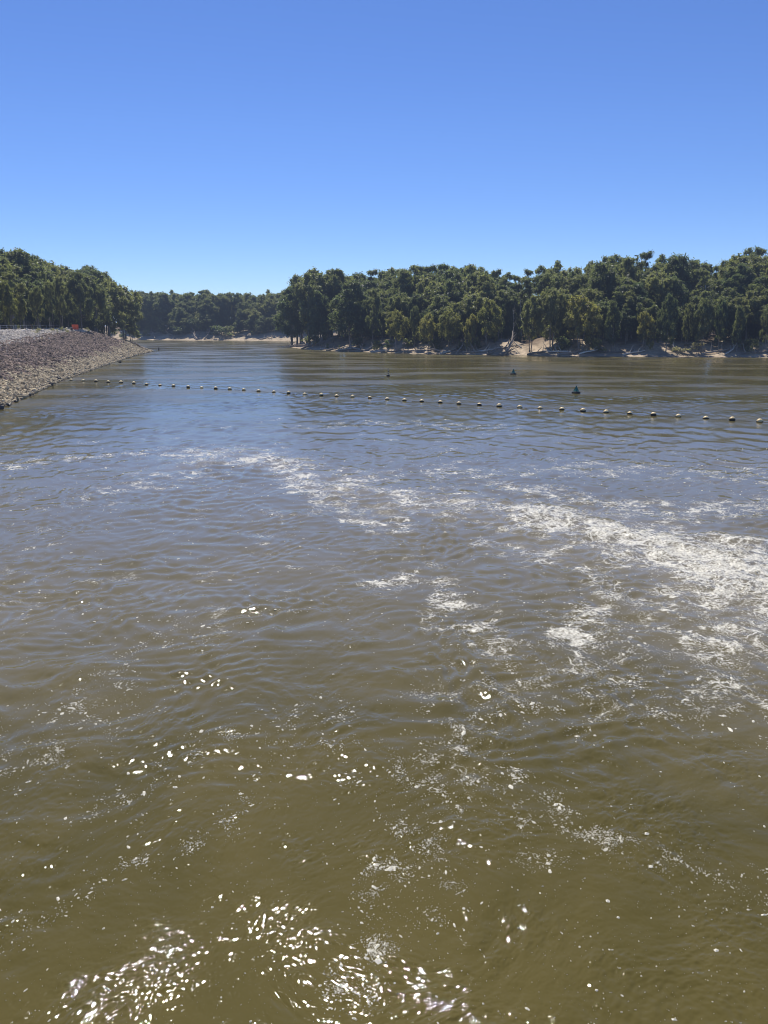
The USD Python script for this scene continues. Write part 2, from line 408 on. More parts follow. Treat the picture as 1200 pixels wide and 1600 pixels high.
def foam_fields(x, y):
    wx, wy = x + 1.6 * fbm2(x / 5, y / 5, 3, 51), y + 1.6 * fbm2(x / 5, y / 5, 3, 61)
    core = path_field([(1420, 960), (1200, 900), (1080, 865), (980, 845), (880, 815), (800, 805)], [2.6, 2.3, 2.0, 1.6, 1.2, 0.7], wx, wy)
    plume = path_field([(1400, 960), (1200, 900), (1000, 845), (800, 805), (650, 785), (540, 760), (450, 728), (350, 708), (270, 730)], [4.5, 4.0, 3.4, 2.6, 2.0, 1.8, 2.0, 2.2, 1.6], wx, wy)
    strands = np.maximum.reduce([
        path_field([(430, 720), (480, 765), (560, 800), (640, 835)], [.9, .9, .8, .5], wx, wy),
        path_field([(570, 905), (620, 895), (690, 900), (650, 930), (690, 965), (770, 985)], [.5, .5, .6, .5, .6, .7], wx, wy),
        path_field([(820, 860), (900, 900), (960, 960), (900, 1000)], [.5, .55, .55, .45], wx, wy),
        path_field([(1200, 980), (1130, 1040), (1100, 1080), (1180, 1130)], [.7, .6, .5, .4], wx, wy),
        path_field([(1200, 790), (1000, 800), (880, 770), (760, 760)], [1.6, 1.4, 1.0, .8], wx, wy),
        path_field([(1200, 745), (1000, 730), (800, 735), (640, 740)], [2.0, 2.0, 1.8, 1.5], wx, wy) * 0.6,
        path_field([(40, 725), (130, 712), (210, 712), (330, 705)], [1.4, 1.2, 1.2, 1.6], wx, wy) * 0.85,
        path_field([(110, 790), (200, 760), (330, 740)], [1.2, 1.2, 1.2], wx, wy) * 0.55,
        path_field([(520, 665), (640, 662), (760, 668)], [3, 3, 3], wx, wy) * 0.4])
    flecks = np.maximum.reduce([
        path_field([(1180, 930), (1000, 980), (880, 1020), (780, 1060), (700, 1080)], [1.6, 2.0, 1.8, 1.3, .8], wx, wy),
        path_field([(1180, 1090), (1000, 1100), (850, 1095)], [1.0, 1.2, 1.0], wx, wy),
        path_field([(420, 1130), (520, 1140), (560, 1185), (420, 1200), (250, 1210)], [.45, .6, .7, .7, .5], wx, wy) * 0.7,
        path_field([(800, 1090), (740, 1180), (700, 1260), (690, 1330), (620, 1400), (640, 1500), (560, 1590)], [1.0, .9, .7, .55, .45, .4, .3], wx, wy),
        path_field([(820, 1210), (960, 1290), (1080, 1350), (1190, 1370)], [.5, .5, .4, .3], wx, wy) * 0.7,
        path_field([(360, 960), (260, 1040), (130, 1130), (20, 1200)], [.9, .9, .8, .7], wx, wy) * 0.6,
        path_field([(260, 1290), (150, 1350), (60, 1400), (-40, 1460)], [.3, .28, .22, .2], wx, wy) * 0.55])
    return core, plume, strands, flecks


rng = np.random.RandomState(5)
core, plume, strands, fleckd = foam_fields(WX, WY)


def waves(x, y, cell, core, plume):
    z = np.zeros(len(x))
    calm = 0.55 + 0.45 * sstep(-0.5, 0.5, fbm2(x / 9, y / 9, 3, 71))
    r = np.hypot(x, y)
    near_smooth = 0.32 + 0.68 * sstep(9, 19, r)
    rg = np.random.RandomState(12)
    wx, wy = x + 0.5 * vnoise(x / 2.2, y / 2.2, 81), y + 0.5 * vnoise(x / 2.2, y / 2.2, 91)
    for lam, amp, count, spread_ in ((6.5, .0035, 6, .9), (3.4, .0045, 7, 1.0), (1.9, .0058, 9, 1.0), (1.05, .0062, 12, 1.0), (0.58, .0042, 12, 1.1)):
        band = np.zeros(len(x))
        for k in range(count):
            l = lam * (0.7 + 0.6 * rg.rand())
            th = rg.normal(0.15, spread_ * 0.75)
            kx, ky = 2 * np.pi / l * math.sin(th), 2 * np.pi / l * math.cos(th)
            band += np.sin(wx * kx + wy * ky + rg.rand() * 6.28)
        fade = sstep(1.2, 3.0, lam / cell)
        group = 0.35 + 1.3 * sstep(-0.55, 0.75, vnoise(x / (lam * 5), y / (lam * 5), int(lam * 100) % 97))
        z += amp * band * fade * group * (calm if lam < 3 else 1) * (near_smooth if 0.4 < lam < 2 else 1)
    ripple = (0.42 + 0.9 * sstep(-0.4, 0.6, fbm2(x / 1.7, y / 1.7, 3, 231))) * (1 + 0.15 * sstep(14, 24, r))
    for lam, amp, s in ((0.42, .0105, 241), (0.23, .0078, 251), (0.125, .0066, 261), (0.065, .0044, 271)):
        z += amp * ripple * vnoise(wx / lam, wy * 1.15 / lam, s) * sstep(1.6, 3.2, lam / cell)
    boil = np.clip(core * 1.0 + plume * 0.45, 0, 1.2)
    for lam, amp, s in ((2.4, .11, 101), (1.1, .06, 111), (0.5, .028, 121), (0.24, .012, 131)):
        z += boil * amp * (1 - 2 * np.abs(vnoise(x / lam, y / lam, s))) * sstep(1.5, 3.0, lam / cell)
    for lam, amp, s in ((3.2, .030, 141), (1.5, .012, 151)):
        z += amp * vnoise(wx / lam, wy / lam, s) * sstep(1.5, 3.0, lam / cell) * (0.55 + 0.45 * sstep(9, 16, r))
    return z


WZ = waves(WX, WY, cell, core, plume)
na, nr = len(az), len(rr)
ii, jj = np.meshgrid(np.arange(nr - 1), np.arange(na - 1), indexing="ij")
quads = np.stack([ii * na + jj, ii * na + jj + 1, (ii + 1) * na + jj + 1, (ii + 1) * na + jj], -1).reshape(-1, 4)
# keep the cells that are not deep under the land
deep = (land_height(WX, WY)[0] < 0.6).reshape(nr, na)
keep = (deep[:-1, :-1] | deep[1:, 1:] | deep[:-1, 1:] | deep[1:, :-1]).ravel()
quads = quads[keep]
live = np.zeros(len(WX), bool)
live[quads.ravel()] = True
index = np.cumsum(live) - 1
quads = index[quads][:, ::-1]
water = obj("water", (np.stack([WX, WY, WZ], -1)[live], quads[:, ::-1]), "river_water", smooth=True)
tag(water, kind="structure")

# how thick the foam lies, and how much air the stilling pool's churn has beaten into the water
patch = np.clip(0.5 + 0.75 * fbm2(WX / 2.8, WY / 2.8, 3, 211), 0, 1.3)
rdist = np.hypot(WX, WY)
knot = sstep(-0.25, 0.7, fbm2(WX / 1.1 + 0.4 * vnoise(WX, WY, 5), WY / 1.1, 3, 216))
foam = np.clip(0.85 * core * (0.5 + 0.6 * knot) + 0.42 * plume * patch * (0.4 + 1.0 * knot) + 0.30 * strands * (0.2 + 1.0 * knot) + 0.075 * fleckd * knot * sstep(9, 14, rdist)
               + 0.11 * sstep(14, 26, rdist) * sstep(100, 55, rdist) * patch ** 1.5 * knot, 0, 0.85)
air = np.clip(0.75 * plume + 0.6 * sstep(11, 26, rdist) * sstep(85, 45, rdist), 0, 1)
# ripples finer than the mesh: the open reach below the pool is wind-roughened, with slicks
slick = sstep(-0.25, 0.45, fbm2(WX / 22, WY / 9, 3, 301))
chop = 0.055 + 0.02 * sstep(9, 14, rdist) + sstep(32, 110, rdist) * (0.05 + 0.13 * slick)
UsdGeom.PrimvarsAPI(water).CreatePrimvar("chop", Sdf.ValueTypeNames.FloatArray, "vertex").Set(Vt.FloatArray.FromNumpy(chop[live].astype(np.float32)))
UsdGeom.PrimvarsAPI(water).CreatePrimvar("air", Sdf.ValueTypeNames.FloatArray, "vertex").Set(Vt.FloatArray.FromNumpy(air[live].astype(np.float32)))
UsdGeom.PrimvarsAPI(water).CreatePrimvar("foam", Sdf.ValueTypeNames.FloatArray, "vertex").Set(Vt.FloatArray.FromNumpy(foam[live].astype(np.float32)))
# loose flecks of foam, and pale far flecks standing in for sun sparkle
N = 900000
pick = rng.rand(N, 2)
fpx, fpy = pick[:, 0] * 1300 - 50, 700 + 900 * pick[:, 1]
fp = ground_at(fpx, fpy)
c_, p_, s_, f_ = foam_fields(fp[:, 0], fp[:, 1])
clump = sstep(-0.15, 0.75, fbm2(fp[:, 0] / 0.55, fp[:, 1] / 0.55, 3, 221))
dens = (1.25 * f_ + 0.5 * s_ + 0.3 * p_) * (0.06 + clump ** 1.5) + 0.008 + 0.022 * sstep(16, 28, np.hypot(fp[:, 0], fp[:, 1])) + 0.05 * sstep(28, 50, np.hypot(fp[:, 0], fp[:, 1]))  # last term adds distant flecks as painted sun glitter, not foam
fp = fp[rng.rand(N) < dens * 0.6]
d = np.hypot(fp[:, 0], fp[:, 1])
size = np.clip(0.0050 * np.exp(rng.normal(0, 0.6, len(fp))) * np.sqrt(np.maximum(d, 8) / 9.0), 0.003, 0.05)
fz = waves(fp[:, 0], fp[:, 1], np.full(len(fp), 0.02), *foam_fields(fp[:, 0], fp[:, 1])[:2])
ang, el = rng.rand(len(fp)) * 6.28, 1 + 1.6 * rng.rand(len(fp)) ** 2
k = np.arange(5) * 2 * np.pi / 5
wob = 0.7 + 0.6 * rng.rand(len(fp), 5)
lx, ly = size[:, None] * el[:, None] * np.cos(k) * wob, size[:, None] * np.sin(k) * wob
rx, ry = lx * np.cos(ang)[:, None] - ly * np.sin(ang)[:, None], lx * np.sin(ang)[:, None] + ly * np.cos(ang)[:, None]
ring = np.stack([fp[:, :1] + rx, fp[:, 1:] + ry, np.broadcast_to(fz[:, None] - 0.002, rx.shape)], -1)
top = np.stack([fp[:, 0], fp[:, 1], fz + 0.004 + 0.5 * size], -1)[:, None]
fv = np.concatenate([ring, top], 1).reshape(-1, 3)
base = np.arange(len(fp))[:, None, None] * 6
ff = (base + np.stack([np.arange(5), (np.arange(5) + 1) % 5, np.full(5, 5)], -1)[None]).reshape(-1, 3)
flecks = obj("foam_flecks", (fv, ff), "foam_and_sparkle")
tag(flecks, "cream flecks of foam and painted sun sparkle in streaks on the brown water", "foam", kind="stuff")

# ------------------------------------------------------------------ riprap
def stone_mesh(seed, flat=0.7):
    g = np.random.RandomState(seed)
    m = trimesh.creation.icosahedron()
    v = np.array(m.vertices)
    v *= (0.75 + 0.5 * g.rand(len(v)))[:, None]
    v = v * (1.0, 0.6 + 0.4 * g.rand(), flat * (0.7 + 0.5 * g.rand()))
    return v * 0.5, np.array(m.faces)


STONES = [stone_mesh(300 + i) for i in range(8)]
used_rows = []


def scatter_on_bank(spacing_near, s0, s1, seed):
    g = np.random.RandomState(seed)
    n = int(46 * 420 / spacing_near ** 2)
    x, y = -118 + 96 * g.rand(n * 2), 30 + 250 * g.rand(n * 2)
    dl = inside_distance(LEFT, x, y)
    wob = 1.3 * vnoise(x / 6, y / 6, seed)
    edge = (dl > s0 + wob * (s0 > 1)) & (dl < s1 + wob)
    back = inside_distance(shapely.Polygon([(-30, -160), (-30, 20), *FRONT, (-75.5, 251), (-98, 262), (-130, 290), (-900, 290), (-900, -160)]), x, y) > -3
    keep = edge & back
    return x[keep], y[keep], dl[keep]


def stone_places(x, y, size, seed):
    g = np.random.RandomState(seed)
    z = land_z(x, y)
    q = g.normal(size=(len(x), 4))
    q[:, 3] *= 1.5
    q[:, :2] *= 0.35
    q /= np.linalg.norm(q, axis=1, keepdims=True)
    s = size * np.exp(g.normal(0, 0.28, len(x)))
    return np.stack([x, y, z + 0.24 * s], -1), q, s


def stone_field(name, x, y, size, mat, seed, label, cat):
    p, q, s = stone_places(x, y, size, seed)
    pi = UsdGeom.PointInstancer.Define(stage, numbered("/World", name))
    path = pathof(pi)
    protos = [usdkit.mesh(stage, f"{path}/stone_shapes/stone" + (f"_{i:03d}" if i else ""), st, L + mat) for i, st in enumerate(STONES)]
    pi.CreatePrototypesRel().SetTargets([m.GetPath() for m in protos])
    pi.CreatePositionsAttr(Vt.Vec3fArray.FromNumpy(p.astype(np.float32)))
    pi.CreateProtoIndicesAttr(Vt.IntArray.FromNumpy(np.random.RandomState(seed).randint(0, len(STONES), len(p)).astype(np.int32)))
    pi.CreateScalesAttr(Vt.Vec3fArray.FromNumpy(np.repeat(s[:, None], 3, 1).astype(np.float32)))
    pi.CreateOrientationsAttr(Vt.QuathArray([Gf.Quath(float(a[3]), float(a[0]), float(a[1]), float(a[2])) for a in q]))
    tag(pi, label, cat, kind="stuff")
    return pi


bank = UsdGeom.Xform.Define(stage, "/World/stone_bank")
tag(bank, kind="structure")
sx, sy, sd = scatter_on_bank(0.335, 0.0, SLOPE - 2.0, 401)
m = sd < SLOPE - 6.8 + 6.0 * np.clip((sy - 100) / 110, 0, 1)
sx, sy, sd = sx[m], sy[m], sd[m]
tan_zone = sd < 4.2 + 3.5 * sstep(190, 240, sy) + 1.6 * vnoise(sx / 7, sy / 7, 411) + 0.8 * np.random.RandomState(3).normal(size=len(sx))
# the 300 stones that show largest are pieces of their own
near = np.argsort(np.hypot(sx, sy))[np.hypot(sx, sy)[np.argsort(np.hypot(sx, sy))] > 70]
inview = near[np.abs(sx[near] / sy[near]) < 0.513][:300]
own = np.zeros(len(sx), bool)
own[inview] = True
p, q, s = stone_places(sx[inview], sy[inview], 0.38, 421)
for i in range(len(inview)):
    v, f = STONES[i % len(STONES)]
    w = trimesh.transformations.quaternion_matrix([q[i, 3], q[i, 0], q[i, 1], q[i, 2]])[:3, :3]
    obj("stone", (v @ w.T * s[i] + p[i], f), "tan_rock" if tan_zone[inview[i]] else "purple_rock", bank)
m = tan_zone & ~own
stone_field("waterline_stones", sx[m], sy[m], 0.35, "tan_rock", 431, "band of tan stones along the waterline of the left bank", "stones")
m = ~tan_zone & ~own
stone_field("riprap_stones", sx[m], sy[m], 0.34, "purple_rock", 441, "slope of mauve brown riprap stones covering the left bank", "stones")
x_, y_, d_ = scatter_on_bank(0.40, SLOPE - 9.5, SLOPE + 5.5, 451)
m = d_ > SLOPE - 8.0 + 6.6 * np.clip((y_ - 100) / 110, 0, 1) + 0.8 * np.random.RandomState(9).normal(size=len(d_))
x_, y_, d_ = x_[m], y_[m], d_[m]
stone_field("crest_gravel", x_, y_, 0.33, "pale_rock", 461, "pale grey gravel strip along the top of the left bank", "gravel")

# ------------------------------------------------------------------ trees
def leaf_cards(centres, radii, per, g, size, droop, flat=1.0):
    """Narrow hanging leaf sprays through every clump, denser towards its skin."""
    out_v, n = [], int(per * 1.15)
    for c, r in zip(centres, radii):
        m = max(12, int(n * (r / 1.5) ** 2))
        dirs = g.normal(size=(m, 3))
        dirs /= np.linalg.norm(dirs, axis=1, keepdims=True)
        rad = r * np.minimum(np.abs(g.normal(0, 0.62, m)) + 0.12, 1.3)
        p = c + dirs * rad[:, None] * (1, 1, flat)
        p[:, 2] -= 0.7 * droop * g.rand(m) ** 2 * r * np.clip(0.6 - dirs[:, 2], 0, 1.5)
        down = np.stack([g.normal(0, 0.55, m), g.normal(0, 0.55, m), -np.abs(g.normal(0.7, 0.45, m))], -1)
        down = down + dirs * 0.35
        down /= np.linalg.norm(down, axis=1, keepdims=True)
        side = np.cross(down, g.normal(size=(m, 3)))
        side /= np.linalg.norm(side, axis=1, keepdims=True)
        ln = size * (0.8 + 1.1 * g.rand(m))[:, None]
        wd = ln * (0.20 + 0.20 * g.rand(m))[:, None]
        out_v.append(np.stack([p - side * wd * 0.5 - down * ln * 0.3, p + side * wd * 0.5 - down * ln * 0.3, p + side * wd * 0.32 + down * ln * 0.7, p - side * wd * 0.32 + down * ln * 0.7], 1))
    v = np.concatenate(out_v).reshape(-1, 3)
    return v, np.arange(len(v)).reshape(-1, 4)


def curve(a, b, g, sag=0.1, n=5):
    t = np.linspace(0, 1, n)[:, None]
    p = a * (1 - t) + b * t
    d = np.linalg.norm(b - a)
    off = g.normal(0, sag * d, 3)
    p = p + np.sin(np.pi * t) * off * (1, 1, 0.3)
    return p


def gum(name, seed, H, zb, Rc, shape, clumps, per, rc, leafsize, leafmat, barkmat, droop=0.6, r0=0.35, stems=1, lean=0.5, shell=0.5):
    """A class prim: trunk, limbs and crown of a tree H metres tall, to be referenced by every tree of its kind."""
    g = np.random.RandomState(seed)
    path = f"/World/{name}_kind"
    stage.CreateClassPrim(path)
    # clump centres in an uneven envelope
    lobes = g.rand(6) * 6.28
    pts, rad = [], []
    masses = []
    tries = 0
    while len(masses) < max(5, clumps // 8) and tries < 4000:
        tries += 1
        t, a = g.rand() ** 0.85, g.rand() * 6.28
        env = Rc * np.interp(t, [0, .12, .35, .6, .82, 1.0], shape) * (0.85 + 0.20 * math.cos(2 * a + lobes[0]) + 0.15 * math.cos(3 * a + lobes[1] + 3 * t))
        q = env * (shell + (1 - shell) * g.rand() ** 0.6)
        c = np.array([q * math.cos(a), q * math.sin(a), zb + (H - zb) * (0.06 + 0.88 * t)])
        if masses and np.min(np.linalg.norm(np.array(masses) - c, axis=1)) < 1.6 * rc:
            continue
        masses.append(c)
    for c0 in masses:
        big = rc * (1.1 + 0.8 * g.rand())
        for _ in range(int(round(clumps / len(masses)))):
            d_ = g.normal(size=3)
            d_ /= np.linalg.norm(d_)
            d_[2] = abs(d_[2]) if g.rand() < 0.7 else d_[2]
            pts.append(c0 + d_ * big * (0.35 + 0.65 * g.rand()) * (0.92, 0.92, 0.95))
            rad.append(rc * (0.5 + 0.45 * g.rand()))
    pts, rad = np.array(pts), np.array(rad)
    wood, limbs = [], []
    nodes, node_r = [], []
    for sidx in range(stems):
        a = g.rand() * 6.28
        foot = np.array([0.5 * (stems > 1) * math.cos(a), 0.5 * (stems > 1) * math.sin(a), -0.6])
        tipz = zb + (H - zb) * (0.62 if stems == 1 else 0.5)
        tip = np.array([g.normal(0, lean) + 1.6 * (stems > 1) * math.cos(a), g.normal(0, lean) + 1.6 * (stems > 1) * math.sin(a), tipz])
        tr = curve(foot, tip, g, 0.03, 9)
        rads = np.linspace(1, 0.22, 9) * r0 / math.sqrt(stems)
        rads[0] *= 1.5
        wood.append(tube(tr, rads, 8))
        fine = np.array([np.interp(np.linspace(0, 8, 30), np.arange(9), tr[:, k]) for k in range(3)]).T
        ok = fine[:, 2] > zb * 0.55
        nodes.append(fine[ok])
        node_r.append(np.interp(np.linspace(0, 8, 30), np.arange(9), rads)[ok])
    nodes, node_r = np.vstack(nodes), np.concatenate(node_r)
    # main limbs to well-spread clumps, then twigs to the others
    order = g.permutation(len(pts))
    for n_, i in enumerate(order):
        c = pts[i]
        lower = nodes[:, 2] < c[2] - (1.2 if n_ < 9 else 0.3)
        cand = np.where(lower)[0] if lower.any() else np.arange(len(nodes))
        dd = np.linalg.norm(nodes[cand] - c, axis=1) + 0.6 * np.abs(nodes[cand, 2] - c[2] + 2.0)
        j = cand[np.argmin(dd)]
        pl = curve(nodes[j], c, g, 0.10, 5)
        big = min(node_r[j] * 0.7, 0.16 if n_ < 9 else 0.07)
        rs = np.linspace(big, 0.022, 5)
        limbs.append(tube(pl, rs, 5 if n_ < 9 else 3, cap=False))
        nodes, node_r = np.vstack([nodes, pl[1:4]]), np.concatenate([node_r, rs[1:4]])
    usdkit.mesh(stage, path + "/trunk", merge(wood), L + barkmat, smooth=True)
    usdkit.mesh(stage, path + "/limbs", merge(limbs), L + barkmat, smooth=True)
    if per:
        usdkit.mesh(stage, path + "/crown", leaf_cards(pts, rad, per, g, leafsize, droop), L + leafmat)
    return path, H


ROUND = [0.45, 0.85, 1.0, 1.0, 0.75, 0.25]
TALL = [0.40, 0.75, 0.9, 1.0, 0.8, 0.28]
UMBRELLA = [0.25, 0.5, 0.85, 1.0, 0.95, 0.4]
FULL = [0.85, 1.0, 1.0, 0.9, 0.68, 0.25]
KINDS = {
    "tall_gum": [gum("tall_gum", 1, 26, 8.0, 5.2, TALL, 230, 150, 1.15, 0.5, "grey_green_leaves", "gum_bark", 0.8, 0.40),
                 gum("tall_gum_second", 2, 26, 9.0, 4.9, UMBRELLA, 210, 150, 1.15, 0.5, "grey_green_leaves", "gum_bark", 0.8, 0.38, stems=2),
                 gum("tall_gum_third", 3, 26, 7.5, 5.4, TALL, 240, 150, 1.15, 0.5, "dark_leaves", "gum_bark", 0.8, 0.42)],
    "broad_gum": [gum("broad_gum", 4, 20, 4.8, 6.2, ROUND, 230, 150, 1.2, 0.5, "grey_green_leaves", "gum_bark", 0.9, 0.40, stems=2),
                  gum("broad_gum_second", 5, 20, 3.4, 6.0, FULL, 240, 150, 1.2, 0.5, "dark_leaves", "gum_bark", 0.9, 0.36)],
    "olive_gum": [gum("olive_gum", 6, 14, 4.4, 4.7, ROUND, 190, 160, 0.95, 0.42, "olive_leaves", "gum_bark", 1.2, 0.26),
                  gum("olive_gum_second", 7, 14, 1.6, 4.4, FULL, 190, 160, 0.95, 0.42, "olive_leaves", "gum_bark", 1.2, 0.20, stems=3)],
    "open_gum": [gum("open_gum", 8, 28, 11.0, 4.6, UMBRELLA, 100, 130, 1.0, 0.5, "grey_green_leaves", "pale_bark", 0.6, 0.36, shell=0.3),
                 gum("open_gum_second", 9, 28, 12.0, 3.9, TALL, 95, 130, 1.0, 0.5, "dark_leaves", "pale_bark", 0.6, 0.34, shell=0.3)],
    "dead_tree": [gum("dead_tree", 10, 20, 8, 2.6, TALL, 22, 0, 1.0, 0.5, "dark_leaves", "bleached_wood", 0.5, 0.28, lean=0.9)],
    "shrub": [gum("shrub", 11, 4, 0.2, 2.4, FULL, 48, 100, 0.85, 0.40, "dark_leaves", "gum_bark", 0.5, 0.08, stems=3),
              gum("shrub_second", 12, 4, 0.2, 2.6, ROUND, 48, 100, 0.85, 0.40, "grey_green_leaves", "gum_bark", 0.5, 0.08, stems=3),
              gum("bright_shrub", 13, 4, 0.2, 2.6, ROUND, 48, 100, 0.85, 0.40, "bright_leaves", "gum_bark", 0.5, 0.08, stems=3),
              gum("dusty_shrub", 14, 2, 0.05, 1.8, FULL, 30, 90, 0.6, 0.26, "dusty_leaves", "gum_bark", 0.3, 0.04, stems=3)]}

SKYLINE = np.array([(-200, 380), (0, 385), (40, 390), (70, 405), (100, 418), (130, 413), (150, 415), (170, 426), (190, 440), (205, 455), (240, 455), (265, 452), (300, 456), (330, 463), (360, 459), (400, 459), (425, 466),
                    (440, 460), (455, 440), (480, 410), (500, 414), (530, 416), (570, 420), (600, 425), (630, 420), (670, 425), (690, 422), (730, 422), (770, 432), (800, 437), (830, 427), (850, 420), (900, 417),
                    (930, 410), (960, 410), (1000, 405), (1040, 402), (1080, 412), (1110, 406), (1150, 401), (1200, 402), (1500, 400)], float)


def pixel_of(x, y, z):
    cz = math.cos(PITCH) * y - math.sin(PITCH) * (z - EYE)
    up = math.sin(PITCH) * y + math.cos(PITCH) * (z - EYE)
    return CX + FPX * x / cz, CY - FPX * up / cz


tg = np.random.RandomState(77)


def plant(kind, x, y, H, label, group=None, cat="tree", pick=None, wide=None, name=None):
    lot = KINDS[kind]
    path, h0 = lot[tg.randint(len(lot)) if pick is None else pick]
    s = H / h0
    w = s * (wide or 0.92 + 0.25 * tg.rand()) * (1.0 if wide else (1 / max(s, 0.05)) ** 0.25)
    return thing(name or (kind if kind in ("shrub", "dead_tree") else "gum_tree"), label, cat, (x, y, float(land_z(x, y)[0]) - 0.1), 360 * tg.rand(), (w, w, s), group, path)


def shore_points(line, d, gap, g):
    """Points at distance d inland of a shoreline polyline, about gap metres apart."""
    ls = shapely.LineString(line)
    n = max(2, int(ls.length / gap))
    out = []
    for i in range(n):
        t = (i + 0.5 + g.uniform(-0.42, 0.42)) / n
        p, p2 = ls.interpolate(t, True), ls.interpolate(min(t + 0.01, 1), True)
        tx, ty = p2.x - p.x, p2.y - p.y
        l = math.hypot(tx, ty) or 1
        dd = d + g.uniform(-0.35, 0.35) * gap
        out.append((p.x - ty / l * dd, p.y + tx / l * dd))
    return out


taken = []


def free(x, y, r):
    if any((x - a) ** 2 + (y - b) ** 2 < r * r for a, b in taken):
        return False
    taken.append((x, y))
    return True


# trees that stand out on the right bank: (column, row of the foot, row of the top, kind, pick, width, label)
HERO = [
    (620, 548, 487, "olive_gum", 0, 1.0, "small round olive gum with a bare dark trunk, leftmost of the young gums"),
    (668, 549, 492, "olive_gum", 0, 1.05, "left one of the two young gums side by side above the pale sand strip"),
    (700, 550, 486, "olive_gum", 0, 1.1, "right one of the two young gums side by side above the pale sand strip"),
    (736, 548, 492, "olive_gum", 1, 0.95, "low leafy gum pressed against the left side of the tall yellow-green gum"),
    (763, 549, 470, "olive_gum", 0, 0.82, "slender yellow-green gum with a high pointed crown left of the bare pale trunk"),
    (829, 550, 462, "broad_gum", 0, 0.95, "spreading gum with a thick bare trunk on the open pale sand"),
    (860, 549, 450, "broad_gum", 0, 0.95, "full gum right of the open sand, leafy down to its roots"),
    (905, 551, 462, "olive_gum", 1, 1.0, "rounded gum with a browny green top over a dark base, right of the sand slope"),
    (955, 550, 470, "broad_gum", 1, 0.8, "dark spreading gum with a forked trunk over the shaded sand"),
    (1005, 549, 487, "olive_gum", 1, 1.0, "low olive gum leaning over the shaded beach below the tallest trees"),
    (1040, 551, 460, "broad_gum", 1, 0.8, "dark dense gum at the left end of the narrow bright beach"),
    (1072, 547, 474, "broad_gum", 0, 0.8, "leafy gum over the left half of the narrow bright beach"),
    (1122, 548, 470, "broad_gum", 1, 0.75, "dark gum over the right half of the narrow bright beach"),
    (1095, 552, 466, "broad_gum", 0, 0.85, "olive topped gum behind the narrow bright beach"),
    (1150, 551, 478, "broad_gum", 1, 0.8, "dark low gum casting deep shade at the right end of the beach"),
    (1195, 552, 480, "broad_gum", 0, 0.8, "dark gum cut by the right edge of the picture at the shore"),
    (548, 542, 441, "broad_gum", 1, 1.05, "big dark dome shaped gum above the green bank near the point"),
    (500, 541, 455, "broad_gum", 1, 0.85, "dark shaggy gum hanging over the fallen branches at the point"),
    (470, 538, 462, "broad_gum", 0, 0.9, "outermost gum on the point, its crown leaning over the river bend"),
    (457, 541, 449, "broad_gum", 1, 0.9, "lone dark gum first on the point beside the river bend"),
    (484, 541, 426, "tall_gum", 0, 1.0, "tall gum rising behind the outermost gum of the point"),
    (583, 545, 452, "tall_gum", 0, 0.9, "gum with a yellowish rounded crown right of the big dark dome"),
    (648, 545, 478, "broad_gum", 0, 0.6, "bushy mid green gum standing between the leftmost young gum and the pair"),
    (783, 541, 474, "tall_gum", 2, 0.6, "narrow dark gum just left of the bare pale trunk")]
RIGHT_LINE = shapely.LineString([(-37, 310), *RIGHT_SHORE, (150, 186)])


def foot(px, py):
    """The point on the land under a pixel, found by walking along the line of sight."""
    dy = (CY - py) / FPX
    dirv = np.array([(px - CX) / FPX, math.cos(PITCH) + dy * math.sin(PITCH), -math.sin(PITCH) + dy * math.cos(PITCH)])
    t = np.arange(60, 520, 0.4)
    p = np.array([0, 0, EYE]) + dirv * t[:, None] / dirv[1]
    below = p[:, 2] < np.maximum(land_z(p[:, 0], p[:, 1]), 0.0)
    return p[np.argmax(below)] if below.any() else p[-1]


for px, py, ptop, kind, pick, wide, label in HERO:
    p = foot(px, py)
    if land_z(p[0], p[1])[0] < 0.25:
        p = p + np.array([p[0] / p[1], 1.0, 0]) * 3.0
    H = height_of(ptop, p[1]) - land_z(p[0], p[1])[0]
    free(p[0], p[1], 0.5)
    plant(kind, p[0], p[1], H, label, pick=pick, wide=wide * {"olive_gum": H / 13.5, "broad_gum": H / 19, "tall_gum": H / 24}[kind], cat="tree")


crowd = []      # (prim, column, stand, row, kind) of the trees that are told apart by their place in a stand
ROWS = ((0.75, "front"), (0.95, "middle"), (9, "back"))


deep_stand = []   # (kind path, x, y, z, turn, scale) of the trees lost behind the others


def forest(line, rows_, gap, stand, kinds, lo=-80, hi=1290, minz=0.8, top=None, deep=48):
    for d_, share, var in rows_:
        for x, y in shore_points(line, d_, gap, tg):
            z = float(land_z(x, y)[0])
            px, py = pixel_of(x, y, z)
            if not (lo < px < hi) or z < minz or not free(x, y, gap * 0.45):
                continue
            full = height_of(top or np.interp(px, SKYLINE[:, 0], SKYLINE[:, 1]), y) - z
            H = max(full * share * (1 - var * tg.rand()), 7.0)
            kind = kinds[tg.randint(len(kinds))]
            if 768 < px < 848 and d_ < 20 and stand == "right":
                continue
            if share > 0.95 and tg.rand() < 0.42:
                kind, H = "open_gum", H * 1.05
            if d_ > deep:
                path, h0 = KINDS[kind][tg.randint(len(KINDS[kind]))]
                deep_stand.append((path, x, y, z - 0.1, 360 * tg.rand(), H / h0))
                continue
            crowd.append((plant(kind, x, y, H, None), px, stand, next(w for lim, w in ROWS if share < lim), kind))


